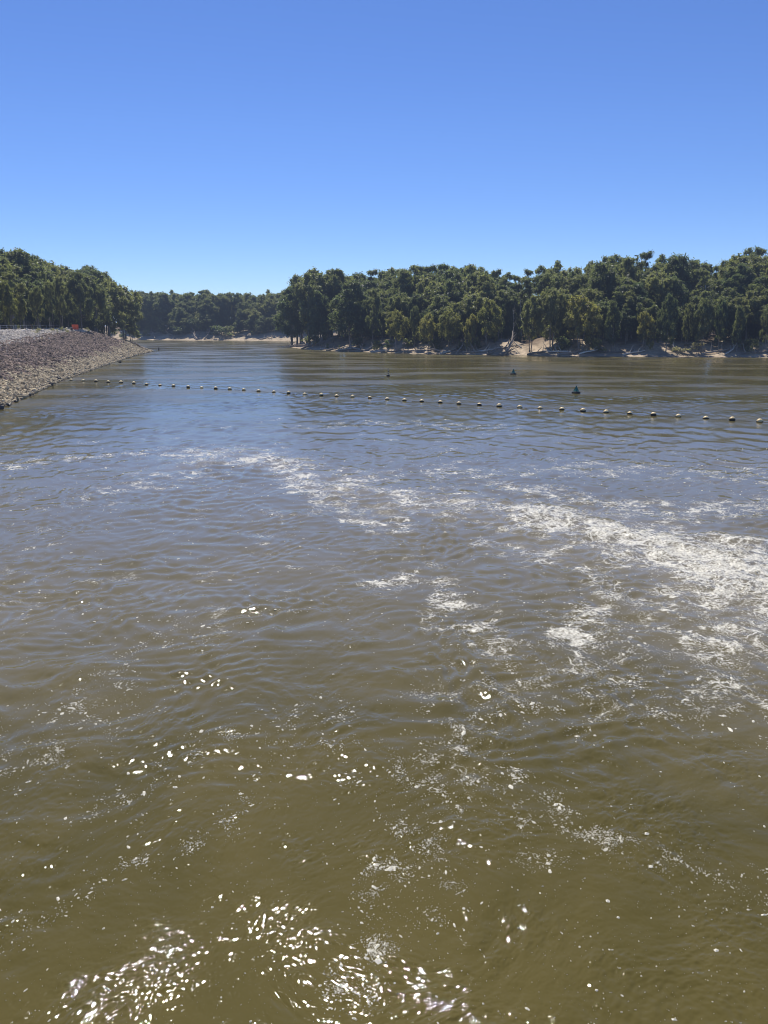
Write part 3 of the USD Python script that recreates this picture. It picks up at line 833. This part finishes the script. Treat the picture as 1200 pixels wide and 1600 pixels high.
RL = list(RIGHT_LINE.coords)
forest(RL, [(12, 0.58, 0.25), (17, 0.72, 0.25), (23, 0.85, 0.2), (29, 1.0, 0.2), (36, 1.05, 0.22), (44, 1.07, 0.22), (54, 1.08, 0.2), (63, 1.07, 0.2), (73, 1.05, 0.2)], 6.2, "right", ["tall_gum", "tall_gum", "broad_gum", "tall_gum", "broad_gum"])
FL = [(-260, 462), (-200, 455), *map(tuple, FAR_SHORE), (-44, 402), (0, 402)]
forest(FL, [(12, 0.45, 0.3), (17, 0.62, 0.25), (23, 0.85, 0.2), (30, 1.0, 0.15), (38, 1.03, 0.12), (48, 1.03, 0.12), (58, 1.03, 0.12)], 5.6, "far", ["tall_gum", "broad_gum", "tall_gum", "broad_gum"], lo=195, hi=520, top=457, deep=37)
# left bank: behind the crest, from far right to near left
for px, depth, top, kind, label in [
    (14, 186, 440, "olive_gum", "yellow-green bushy gum at the left edge behind the gravel crest"),
    (34, 192, 462, "olive_gum", "low yellow-green gum right beside the larger one at the left edge"),
    (60, 190, 448, "broad_gum", "dark gum behind the left end of the wire fence"),
    (82, 205, 440, "tall_gum", "slim dark trunked gum left of the orange panel"),
    (98, 215, 432, "tall_gum", "tall gum with a straight dark trunk directly left of the orange panel"),
    (127, 232, 425, "broad_gum", "gum with a leaning forked trunk directly right of the orange panel"),
    (150, 250, 430, "broad_gum", "dark gum behind the end of the gravel crest"),
    (172, 272, 440, "broad_gum", "dense dark gum above the bleached fallen branch"),
    (192, 288, 446, "broad_gum", "dark gum hanging over the water behind the stone spit"),
    (204, 300, 470, "broad_gum", "lowest dark gum overhanging the inlet behind the stone spit")]:
    x, y = bearing_x(px, 510, depth), depth
    z = float(land_z(x, y)[0])
    free(x, y, 1)
    H = height_of(top, y) - z
    plant(kind, x, y, H, label, wide={"olive_gum": H / 14, "broad_gum": H / 20, "tall_gum": H / 25}[kind])
for row, share in enumerate((0.75, 0.9, 1.0, 1.03, 1.05)):
    for k in range(13):
        px = -70 + 262 * (k + 0.2 + 0.6 * tg.rand()) / 13
        y = np.interp(px, [-70, 0, 100, 200], [165, 185, 235, 292]) + row * 9 + tg.uniform(-3, 3)
        x = bearing_x(px, 500, y)
        z = float(land_z(x, y)[0])
        if z < 1.2 or not free(x, y, 4.0):
            continue
        H = (height_of(np.interp(px, SKYLINE[:, 0], SKYLINE[:, 1]), y) - z) * share * (1 - 0.14 * tg.rand())
        kind = ["tall_gum", "broad_gum", "tall_gum", "open_gum"][tg.randint(4)] if row > 1 else ["tall_gum", "broad_gum"][tg.randint(2)]
        crowd.append((plant(kind, x, y, H, None), px, "left", "front" if row < 2 else "back", kind))

for line, stand_, rows_, gap, lo in ((RL, "right", (27, 34, 42, 52, 64, 76), 6.5, -60), (FL, "far", (20, 30, 42, 56), 6.5, 195)):
    for k, d_ in enumerate(rows_):
        for x, y in shore_points(line, d_, gap, tg):
            z = float(land_z(x, y)[0])
            px = pixel_of(x, y, z)[0]
            if z > 1.5 and lo < px < (1260 if lo < 0 else 470) and k > 1:
                path, h0 = KINDS["shrub"][tg.randint(2)]
                deep_stand.append((path, x, y, z - 0.1, 360 * tg.rand(), (2.8 + 3.2 * tg.rand()) / h0))
            elif z > 1.5 and lo < px < (1260 if lo < 0 else 470):
                crowd.append((plant("shrub", x, y, 2.6 + 3.2 * tg.rand(), None, cat="shrub", pick=tg.randint(2), wide=1.0 + 0.5 * tg.rand()), px, stand_, ("front", "middle", "back")[min(2, k // 2)], "shrub"))
for px, y in ((1046, 232), (1056, 236), (1066, 233), (1076, 238), (1088, 235), (1050, 256), (1070, 258), (1090, 260)):
    x = bearing_x(px, 520, y)
    crowd.append((plant("shrub", x, y, 3.5 + 2.5 * tg.rand(), None, cat="shrub", pick=tg.randint(2), wide=1.4), px, "right", "middle", "shrub"))
for k in range(44):
    px = -60 + 250 * tg.rand()
    y = np.interp(px, [-70, 0, 100, 200], [200, 215, 260, 310]) + 40 * tg.rand()
    x = bearing_x(px, 500, y)
    if land_z(x, y)[0] > 2:
        crowd.append((plant("shrub", x, y, 2.6 + 2.5 * tg.rand(), None, cat="shrub", pick=tg.randint(2), wide=1.0 + 0.6 * tg.rand()), px, "left", "back", "shrub"))

for k in range(150):
    px = -70 + 280 * tg.rand()
    y = np.interp(px, [-70, 0, 100, 205], [235, 245, 285, 318]) + 55 * tg.rand()
    x = bearing_x(px, 500, y)
    z = float(land_z(x, y)[0])
    if z > 2.5:
        kind = "shrub" if k % 2 else ("tall_gum", "broad_gum")[k // 2 % 2]
        path, h0 = KINDS[kind][tg.randint(2)]
        H = (3.0 + 2.5 * tg.rand()) if k % 2 else (height_of(np.interp(px, SKYLINE[:, 0], SKYLINE[:, 1]), y) - z) * (0.75 + 0.2 * tg.rand())
        deep_stand.append((path, x, y, z - 0.1, 360 * tg.rand(), H / h0))
for k in range(110):
    px = 205 + 270 * tg.rand()
    y = 452 + 55 * tg.rand()
    x = bearing_x(px, 500, y)
    z = float(land_z(x, y)[0])
    if z > 2.5:
        kind = "shrub" if k % 2 else ("tall_gum", "broad_gum")[k // 2 % 2]
        path, h0 = KINDS[kind][tg.randint(2)]
        H = (3.5 + 2.5 * tg.rand()) if k % 2 else (height_of(458, y) - z) * (0.8 + 0.2 * tg.rand())
        deep_stand.append((path, x, y, z - 0.1, 360 * tg.rand(), H / h0))
pi = UsdGeom.PointInstancer.Define(stage, "/World/forest_behind")
paths = sorted({d[0] for d in deep_stand})
protos = []
for q in paths:
    x_ = UsdGeom.Xform.Define(stage, "/World/forest_behind/tree_shapes/" + q.rsplit("/", 1)[1].replace("_kind", ""))
    x_.GetPrim().GetReferences().AddInternalReference(q)
    protos.append(x_.GetPath())
pi.CreatePrototypesRel().SetTargets(protos)
pi.CreatePositionsAttr(Vt.Vec3fArray([Gf.Vec3f(float(d[1]), float(d[2]), float(d[3])) for d in deep_stand]))
pi.CreateProtoIndicesAttr(Vt.IntArray([paths.index(d[0]) for d in deep_stand]))
pi.CreateScalesAttr(Vt.Vec3fArray([Gf.Vec3f(float(d[5])) for d in deep_stand]))
pi.CreateOrientationsAttr(Vt.QuathArray([Gf.Quath(math.cos(math.radians(d[4] / 2)), 0, 0, math.sin(math.radians(d[4] / 2))) for d in deep_stand]))
tag(pi, "dense gum forest that fills in behind the trees along both shores", "forest", kind="stuff")

for px, y in ((1040, 246), (1052, 262), (1064, 250), (1074, 270), (1085, 255), (1095, 266), (1058, 284), (1080, 290), (492, 292), (504, 284), (516, 291), (529, 283), (541, 290), (475, 300), (463, 316), (455, 330), (470, 322), (440, 452), (428, 446)):
    x = bearing_x(px, 480, y)
    z = float(land_z(x, y)[0])
    ptop = np.interp(px, SKYLINE[:, 0], SKYLINE[:, 1]) + (14 * tg.rand() if px > 500 else 8)
    crowd.append((plant("tall_gum", x, y, height_of(ptop, y) - z, None), px, "right" if y < 400 else "far", "back", "tall_gum"))

PLACES = {"right": [(440, 520, "on the point"), (520, 590, "around the big dark dome"), (590, 650, "behind the leftmost young gum"), (650, 720, "behind the paired young gums"), (720, 790, "behind the yellow-green gum"),
                    (790, 840, "behind the bare pale trunk"), (840, 890, "right of the open sand"), (890, 960, "over the shaded sand"), (960, 1030, "over the shaded beach"), (1030, 1110, "over the narrow bright beach"),
                    (1110, 1400, "by the right edge"), (-500, 440, "behind the point")],
          "far": [(-500, 260, "right behind the spit"), (260, 330, "over the left part of the far bend"), (330, 400, "over the middle of the far bend"), (400, 600, "at the right end of the far bend")],
          "left": [(-500, 40, "by the left edge"), (40, 110, "left of the orange panel"), (110, 160, "right of the orange panel"), (160, 400, "above the inlet")]}
LOOKS = {"tall_gum": "tall gum", "broad_gum": "broad gum", "open_gum": "thin-topped gum", "olive_gum": "olive gum", "shrub": "dark understorey shrub"}
ORD = ["first", "second", "third", "fourth", "fifth", "sixth", "seventh", "eighth", "ninth", "tenth", "eleventh", "twelfth", "thirteenth", "fourteenth", "fifteenth", "sixteenth", "seventeenth", "eighteenth", "nineteenth", "twentieth"]
ORD += ["twenty-" + o for o in ORD[:9]] + ["thirtieth"] + ["thirty-" + o for o in ORD[:9]] + ["fortieth"] + ["forty-" + o for o in ORD[:9]]
byplace = {}
for c in crowd:
    w = next(t for a, b, t in PLACES[c[2]] if a <= c[1] < b)
    byplace.setdefault((c[2], w, c[3], c[4]), []).append(c)
for (st, w, row, kind), lot in byplace.items():
    for i, c in enumerate(sorted(lot, key=lambda c: c[1])):
        n = "the only one" if len(lot) == 1 else f"{ORD[i]} from left"
        tag(c[0], f"{LOOKS[kind]}, {n}, {row} row {w}", group={"right": "gums of the right bank", "far": "gums of the far bend", "left": "gums of the left bank"}[st].replace("gums", "shrubs" if kind == "shrub" else "gums"))

# the bare pale trunk and the dead tops
p = foot(801, 541)
plant("dead_tree", p[0], p[1], height_of(464, p[1]) - land_z(p[0], p[1])[0], "bare pale dead trunk standing upright above the sand slope", wide=0.55)
for px, top, lab in ((925, 408, "dead grey treetop poking above the canopy left of the tallest right bank gums"), (1125, 402, "dead grey treetop poking above the canopy near the right edge"), (432, 456, "thin dead treetop at the left foot of the right bank stand")):
    y = 268 if px > 500 else 436
    x = bearing_x(px, 420, y)
    plant("dead_tree", x, y, height_of(top, y) - land_z(x, y)[0], lab, wide=0.9)

# ------------------------------------------------------------------ shrubs, logs and stones that can be told apart
for px, py, h, wide, pick, label in [
    (512, 544, 1.7, 1.0, 2, "low bright green thicket at the waterline right of the point"), (530, 545, 1.2, 0.9, 2, "smaller bright green clump right of the thicket at the waterline"),
    (640, 542, 2.6, 1.5, 2, "bright green bush directly right of the leftmost young gum's trunk"), (608, 543, 2.4, 1.3, 2, "green bush left of the leftmost young gum's trunk"),
    (655, 540, 3.6, 1.3, 1, "grey-green bush between the leftmost young gum and the pair"), (680, 546, 3.0, 1.1, 0, "dark shrub at the foot of the paired young gums"),
    (772, 536, 2.2, 1.1, 1, "grey-green shrub at the top of the sand slope"), (812, 534, 1.8, 1.0, 1, "small pale shrub beside the foot of the bare pale trunk"),
    (880, 549, 3.4, 1.3, 0, "dark bush at the foot of the full gum right of the open sand"), (932, 550, 3.0, 1.2, 0, "dark bush left of the forked trunk on the shaded sand"),
    (1075, 549, 2.2, 1.5, 3, "dusty brown bush at the back of the narrow bright beach"), (1170, 550, 3.0, 1.3, 0, "dark bush at the right end of the narrow bright beach"),
    (490, 540, 3.2, 1.5, 0, "dark bush trailing into the water at the point"), (560, 544, 3.0, 1.4, 0, "dark bush under the big dark dome gum"), (590, 546, 2.6, 1.2, 0, "dark bush right of the big dark dome gum"),
    (720, 547, 2.6, 1.0, 0, "dark shrub right of the paired young gums"), (745, 546, 2.8, 1.0, 0, "dark shrub at the foot of the yellow-green gum"),
    (255, 523, 4.2, 1.0, 0, "round dark bush left on the far sand bank"), (283, 523, 4.2, 1.6, 0, "wide dark bush second from left on the far sand bank"), (343, 524, 4.6, 1.3, 0, "dark bush in the middle of the far sand bank"),
    (360, 524, 4.6, 1.3, 0, "dark bush right of the middle one on the far sand bank"), (405, 523, 4.0, 1.6, 1, "grey bush towards the right end of the far sand bank"), (228, 526, 3.0, 1.4, 1, "grey-green bush at the left end of the far sand bank"),
    (57, 521, 1.2, 1.3, 3, "dusty green shrub at the left of the gravel crest"), (84, 520, 1.1, 1.5, 3, "wide dusty shrub left of the orange panel on the crest"), (101, 519, 1.3, 1.5, 3, "dusty shrub just left of the orange panel"),
    (136, 517, 1.0, 1.2, 3, "small dusty shrub right of the orange panel on the crest"), (66, 531, 0.6, 1.0, 3, "tiny tuft on the gravel below the crest"),
    (160, 516, 2.6, 1.5, 0, "dark bush at the right end of the gravel crest"), (176, 522, 3.0, 1.5, 0, "dark bush leaning down the back of the stone bank"), (192, 530, 3.0, 1.4, 0, "dark bush lowest on the back of the stone bank"),
    (204, 536, 2.6, 1.2, 0, "dark bush touching the water behind the spit")]:
    p = foot(px, py)
    plant("shrub", p[0], p[1], h, label, cat="shrub", pick=pick, wide=wide * h / (2 if pick == 3 else 4) * 1.25)


def log(px, py, length, turn, r, mat, label, tip=0.0, branches=2, seed=0, z=None):
    """A fallen trunk lying on the bank, with its broken branches."""
    g = np.random.RandomState(900 + seed)
    p = foot(px, py) if z is None else np.array([*ground_at(px, py, z), z])
    gz = max(float(land_z(p[0], p[1])[0]), -0.05)
    d = np.array([math.cos(math.radians(turn)), math.sin(math.radians(turn)), 0.0])
    t = np.linspace(-0.5, 0.5, 7)
    pts = d * t[:, None] * length
    wz = np.maximum(land_z(p[0] + pts[:, 0], p[1] + pts[:, 1]), -0.1) - gz
    base = np.polyval(np.polyfit(t, wz, 1), t)
    pts[:, 2] = base + r * 0.6 + tip * (t + 0.5) * length
    side = np.array([-d[1], d[0], 0])
    pts = pts + side * (0.06 * length * np.sin(t * 5 + g.rand() * 6))[:, None] + np.array([0, 0, 1]) * (0.03 * length * g.rand(7))[:, None]
    x = thing("fallen_log", label, "log", (p[0], p[1], gz))
    obj("log_trunk", tube(pts, r * np.linspace(1.15, 0.45, 7), 7), mat, x, smooth=50)
    for k in range(branches):
        i = 2 + k % 4
        e = pts[i] + (d * g.uniform(0.1, 0.5) + side * g.choice([-1, 1]) * g.uniform(0.2, 0.6) + np.array([0, 0, g.uniform(0.25, 0.9)])) * length * 0.4
        obj("branch", tube(curve(pts[i], e, g, 0.08), np.linspace(r * 0.5, r * 0.12, 5), 5), mat, x, smooth=50)


for k, (px, py, ln, turn, r, mat, label, tip, br) in enumerate([
    (456, 543, 5, 170, .18, "dead_wood", "dark branch reaching into the water at the tip of the point", 0.05, 3), (470, 543, 7, 160, .25, "dead_wood", "long dark log half in the water at the point", 0.08, 3),
    (486, 544, 6, 20, .22, "dead_wood", "dark crooked log second from the point", 0.12, 3), (503, 546, 4, 10, .20, "bleached_wood", "short pale log right of the point's dark logs", 0.02, 2),
    (524, 547, 5, 15, .26, "dead_wood", "dark log at the waterline below the green thicket", 0.0, 1), (541, 547.5, 5, 25, .30, "bleached_wood", "thick pale log left of the grey stump", 0.02, 2),
    (551, 547, 5, 150, .22, "bleached_wood", "pale log crossing the thick one left of the grey stump", 0.1, 2), (566, 549, 3, 80, .35, "dead_wood", "upright grey stump at the waterline below the big dark dome gum", 0.45, 3),
    (576, 548, 4, 40, .25, "bleached_wood", "leaning pale log directly right of the grey stump", 0.2, 3), (592, 550, 4, 5, .22, "bleached_wood", "flat pale log on the sand left of the leftmost young gum", 0.0, 1),
    (612, 551, 5, 175, .24, "dead_wood", "dark log at the foot of the leftmost young gum", 0.0, 2), (632, 551.5, 5, 10, .24, "dead_wood", "dark log in the water right of the leftmost young gum's foot", 0.02, 2),
    (663, 549, 6, 178, .2, "dead_wood", "grey log raised above the pale sand strip", 0.05, 3), (684, 551, 5, 150, .22, "dead_wood", "dark branched log under the paired young gums", 0.1, 3),
    (697, 553, 3, 20, .32, "bleached_wood", "short white log end at the waterline under the paired young gums", 0.12, 1), (712, 551, 7, 12, .22, "dead_wood", "dark log lying right of the paired young gums", 0.08, 3),
    (721, 549, 5, 60, .18, "dead_wood", "dark branch leaning up right of the paired young gums", 0.5, 3), (742, 552, 6, 170, .26, "dead_wood", "dark log lying below the yellow-green gum", 0.04, 3),
    (762, 550, 6, 8, .22, "bleached_wood", "grey log right of the yellow-green gum's foot", 0.06, 2), (782, 551, 7, 20, .28, "dead_wood", "long dark log at the left of the open sand", 0.1, 3),
    (797, 549, 5, 70, .34, "dead_wood", "dark leaning stump in the middle of the open sand", 0.7, 3), (792, 554, 5, 35, .24, "dead_wood", "dark log sliding into the water below the leaning stump", 0.15, 2),
    (806, 541, 4, 120, .16, "bleached_wood", "thin pale branch high on the open sand", 0.25, 3), (820, 539, 5, 30, .16, "dead_wood", "thin dark branch high on the open sand", 0.15, 3),
    (848, 553, 7, 5, .24, "dead_wood", "dark log at the waterline right of the open sand", 0.05, 3), (870, 553, 6, 165, .22, "bleached_wood", "grey log at the waterline below the full gum", 0.08, 3),
    (893, 554, 6, 12, .24, "dead_wood", "dark log at the waterline below the rounded gum", 0.04, 2), (921, 552, 5, 20, .2, "bleached_wood", "pale log on the shaded sand left of the forked trunk", 0.08, 2),
    (962, 554, 7, 175, .22, "dead_wood", "dark log on the shaded sand right of the forked trunk", 0.05, 3), (990, 553, 5, 10, .2, "bleached_wood", "pale log on the shaded beach left of the white leaning limb", 0.05, 2),
    (1047, 545, 4, 120, .17, "bleached_wood", "white leaning limb above the narrow bright beach", 0.55, 1), (1060, 552, 5, 165, .2, "dead_wood", "dark log at the left of the narrow bright beach", 0.03, 2),
    (1120, 553, 7, 8, .24, "dead_wood", "dark log at the right of the narrow bright beach", 0.05, 3), (1143, 550, 5, 40, .2, "bleached_wood", "pale log beside the dark one right of the beach", 0.2, 3),
    (1180, 554, 6, 170, .22, "dead_wood", "dark log by the right edge of the picture", 0.06, 3), (240, 527, 8, 120, .3, "dead_wood", "dark root log sloping down the far bank at its left", 0.1, 3),
    (268, 527, 9, 130, .3, "dead_wood", "dark fallen trunk between the two dark bushes on the far bank", 0.1, 3), (305, 527, 8, 110, .35, "dead_wood", "dark forked log left of the middle of the far bank", 0.25, 4),
    (325, 527, 7, 80, .3, "dead_wood", "dark upright log in the middle of the far bank", 0.4, 3), (375, 526, 8, 150, .3, "dead_wood", "dark log right of the bushes on the far bank", 0.1, 3),
    (418, 529, 7, 10, .3, "bleached_wood", "pale log at the right end of the far bank", 0.05, 3), (168, 503, 9, 25, .2, "bleached_wood", "bleached dead branch rising from the dark bushes behind the crest", 0.5, 4),
    (180, 520, 10, 165, .2, "bleached_wood", "long pale fallen branch over the dark bushes behind the bank", 0.1, 4), (212, 541, 7, 160, .2, "dead_wood", "dark drowned branch in the inlet behind the spit", 0.05, 4)]):
    log(px, py, ln * 1.2, turn, r * 1.15, mat, label, tip, br + 1, k)

for i, (px, py, sz, mat, label) in enumerate([
    (2, 640, .85, "wet_rock", "dark wet boulder at the left edge of the picture on the waterline"), (14, 634, .6, "wet_rock", "dark wet boulder second from the left edge on the waterline"), (25, 629, .5, "wet_rock", "small wet boulder third from the left edge on the waterline"),
    (36, 621, .75, "wet_rock", "large wet boulder left of the pair jutting from the waterline"), (45, 619, .8, "wet_rock", "larger of the pair of wet boulders jutting from the waterline"), (50, 615, .6, "wet_rock", "wet boulder just above the jutting pair"),
    (58, 610, .6, "wet_rock", "wet boulder halfway between the jutting pair and the pointed one"), (65, 609, .55, "wet_rock", "small wet boulder left of the long flat one"), (78, 603, .95, "wet_rock", "long flat wet boulder with a white ripple beside it"),
    (91, 593, .85, "wet_rock", "dark wet boulder where the float line meets the bank"), (108, 587, .6, "wet_rock", "wet boulder just above the first float"), (116, 585, .5, "wet_rock", "small wet boulder right of the first float's boulder"),
    (188, 567, .8, "wet_rock", "dark wet boulder farthest along the bank towards the spit"), (53, 577, .75, "purple_rock", "dark square block with a pale top alone on the stone slope"), (72, 584, .75, "dead_wood", "brown block lower right of the pale topped one on the slope")]):
    p = foot(px, py)
    v, f = stone_mesh(600 + i, 0.9)
    b = obj("boulder", (v * 0.75 * sz * (1.35, 1.0, 0.9) + (p[0], p[1], max(p[2], 0) + 0.22 * sz), f), mat)
    tag(b, label, "boulder")

# ------------------------------------------------------------------ the float line across the river
FLOATS = [(111, 594), (130, 595), (150, 596), (169, 597), (189, 598), (209, 599), (229, 601), (250, 602), (271, 603), (294, 605), (315, 606), (337, 607), (359, 608), (381, 609.5), (404, 611), (428, 612.5), (451, 614), (476, 616), (502, 617.5),
          (526, 619), (551, 620), (578, 622), (605, 624), (632, 625.5), (659, 627), (688, 629), (717, 631), (749, 632.5), (780, 634.5), (812, 636.5), (844, 638), (878, 640), (911, 642), (947, 644), (984, 646), (1021, 648.5), (1060, 650.5), (1103, 653.5), (1144, 656), (1187, 658.5)]
kind_ = "/World/float_kind"
stage.CreateClassPrim(kind_)
a_ = np.linspace(0, 0.5, 6) * np.pi
usdkit.mesh(stage, kind_ + "/upper_shell", lathe([(.242 * math.cos(t), .225 * math.sin(t)) for t in np.linspace(.22, .5 * math.pi - .02, 6)] + [(0, .226)], 18), L + "cream_plastic", smooth=40)
usdkit.mesh(stage, kind_ + "/lower_shell", lathe([(0, -.226)] + [(.245 * math.cos(t), .225 * math.sin(t)) for t in np.linspace(-.5 * math.pi + .02, .23, 9)], 18), L + "painted_shade", smooth=40)  # dark colour paints the shaded side of the float
usdkit.mesh(stage, kind_ + "/rope_eye", merge([lathe([(.03, -.03), (.05, -.03), (.05, .03), (.03, .03)], 8), box(.56, .035, .035)]), L + "rope_fibre")
fl = ground_at(*np.array(FLOATS).T, 0.06)
for i, (x, y) in enumerate(fl):
    d = fl[min(i + 1, len(fl) - 1)] - fl[max(i - 1, 0)]
    n = ORD[i] if i < 20 else None
    where = f"{ORD[i]} along the float line from the stone bank" if n else f"{ORD[len(fl) - 1 - i]} along the float line from the right"
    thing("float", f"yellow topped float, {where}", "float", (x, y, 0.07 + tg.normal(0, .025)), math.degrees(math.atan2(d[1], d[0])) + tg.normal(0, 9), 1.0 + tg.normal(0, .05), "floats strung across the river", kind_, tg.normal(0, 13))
line_pts = np.vstack([[*foot(92, 592)[:2]], fl, fl[-1] + (fl[-1] - fl[-2]) * 1.0, fl[-1] + (fl[-1] - fl[-2]) * 4])
dense = np.array([shapely.LineString(line_pts).interpolate(t, True).coords[0] for t in np.linspace(0, 1, 400)])
rope = obj("float_rope", tube(np.column_stack([dense, 0.012 + 0.02 * np.sin(np.arange(400) * 1.1)]), 0.016, 5), "rope_fibre")
tag(rope, "brown rope that strings the yellow floats together across the river", "rope")

# ------------------------------------------------------------------ channel buoys
kind_ = "/World/green_buoy_kind"
stage.CreateClassPrim(kind_)
usdkit.mesh(stage, kind_ + "/float_drum", lathe([(0, -.25), (.46, -.25), (.52, -.18), (.52, .17), (.47, .24), (0, .24)], 20), L + "black_rubber", smooth=35)
usdkit.mesh(stage, kind_ + "/deck", lathe([(0, .243), (.40, .243), (.40, .285), (0, .285)], 20), L + "green_paint")
for k in range(4):
    t = math.radians(45 + 90 * k)
    usdkit.mesh(stage, kind_ + "/tower_leg" + (f"_{k:03d}" if k else ""), tube([(.31 * math.cos(t), .31 * math.sin(t), .285), (.05 * math.cos(t), .05 * math.sin(t), .90)], .028, 6), L + "green_paint")
for k in range(4):
    t0, t1 = math.radians(48 + 90 * k), math.radians(132 + 90 * k)
    q = np.array([(.285 * math.cos(t0), .285 * math.sin(t0), .33), (.285 * math.cos(t1), .285 * math.sin(t1), .33), (.06 * math.cos(t1), .06 * math.sin(t1), .86), (.06 * math.cos(t0), .06 * math.sin(t0), .86)])
    usdkit.mesh(stage, kind_ + "/tower_panel" + (f"_{k:03d}" if k else ""), (np.vstack([q, q * (.94, .94, 1)]), [(0, 1, 2, 3), (7, 6, 5, 4), (0, 4, 5, 1), (1, 5, 6, 2), (2, 6, 7, 3), (3, 7, 4, 0)]), L + "green_paint")
usdkit.mesh(stage, kind_ + "/lantern", lathe([(0, .88), (.07, .88), (.07, 1.0), (.035, 1.06), (0, 1.06)], 10), L + "green_paint", smooth=35)
for px, py, rz, label in ((900, 614.5, 25, "nearer and larger green channel buoy with a pointed tower on a black float"), (802, 585, 60, "farther green channel buoy with a pointed tower on a black float")):
    x, y = ground_at(px, py)
    thing("channel_buoy", label, "buoy", (x, y, 0.02), rz, (1.0, 1.0, 0.84), None, kind_)
x, y = ground_at(606.5, 588)
sb = thing("spar_buoy", "slim black and pale banded spar buoy on a small dark float", "buoy", (x, y, 0), tilt=-3)
obj("float_drum", lathe([(0, -.2), (.24, -.2), (.27, -.12), (.27, .2), (.2, .27), (0, .27)], 16), "black_rubber", sb, smooth=35)
obj("pole", tube([(0, 0, .25), (0, 0, 1.12)], .035, 8), "white_paint", sb)
obj("pole_band", lathe([(.038, .42), (.075, .42), (.075, .56), (.038, .56)], 10), "black_rubber", sb)
obj("pole_band", lathe([(.038, .70), (.062, .70), (.062, .90), (.038, .90)], 10), "black_rubber", sb)
obj("topmark", lathe([(0, 1.10), (.09, 1.10), (.09, 1.22), (0, 1.25)], 10), "black_rubber", sb)

# ------------------------------------------------------------------ on the crest
p = foot(118, 517.5)
op = thing("orange_panel", "orange-red panel on short legs standing on the gravel crest", "panel", (p[0], p[1], float(land_z(p[0], p[1])[0])), 8)
k = p[1] / FPX
obj("panel_board", box(9.5 * k, .08, 7.5 * k, (0, 0, 6 * k)), "orange_panel_paint", op)
for sx_ in (-1, 1):
    obj("leg", box(.08, .12, 9.6 * k, (sx_ * 4.0 * k, .11, 4.7 * k)), "rusty_post", op)
obj("rail", box(9.8 * k, .12, .12, (0, 0, 10.0 * k)), "rusty_post", op)
p2 = foot(112, 517.5)
st = thing("marker_post", "squat dark post immediately left of the orange panel", "post", (p2[0], p2[1], float(land_z(p2[0], p2[1])[0])))
obj("shaft", box(3 * k, .3, 5 * k, (0, 0, 2.4 * k)), "rusty_post", st)
obj("cap", box(3.4 * k, .36, .1, (0, 0, 4.9 * k + .05)), "grey_metal", st)
fp_ = [(bearing_x(px, 515, d), d) for px, d in zip(np.linspace(-30, 94, 13), np.linspace(140, 212, 13))]
fence = thing("wire_fence", "low wire fence with thin grey posts along the back of the crest", "fence")
for x, y in fp_:
    z = float(land_z(x, y)[0])
    obj("post", tube([(x, y, z - .2), (x, y, z + 1.25)], .028, 6), "grey_metal", fence)
for h, r in ((1.2, .018), (.75, .010), (.35, .010)):
    obj("wire" if h < 1 else "top_rail", tube([(x, y, float(land_z(x, y)[0]) + h) for x, y in fp_], r, 5), "grey_metal", fence)
x, y = ground_at(248, 547.5)
sp = thing("old_stump", "small dark stump standing in the water off the tip of the spit", "stump", (x, y, -.3))
obj("shaft", tube([(0, 0, -.5), (.05, 0, .6), (.02, .02, 1.25)], [.24, .2, .14], 8), "rusty_post", sp)
obj("broken_branch", tube([(.04, 0, .8), (.3, .05, 1.1)], [.08, .04], 6), "rusty_post", sp)

# ------------------------------------------------------------------ the air
usdkit.material(stage, L + "thin_air", {"v": ("principled_volume", {"color": (0.62, 0.76, 1.0), "density": 0.00017, "anisotropy": 0.35})}, [], volume="v.volume")
hz = trimesh.creation.box([26000, 26000, 1.0])
hv = np.array(hz.vertices)
hv[:, 2] = np.where(hv[:, 2] > 0, 46.0, -6.5)
tag(obj("haze", (hv, np.array(hz.faces)), "thin_air"), "thin bluish air over the river and its banks", "haze", kind="stuff")
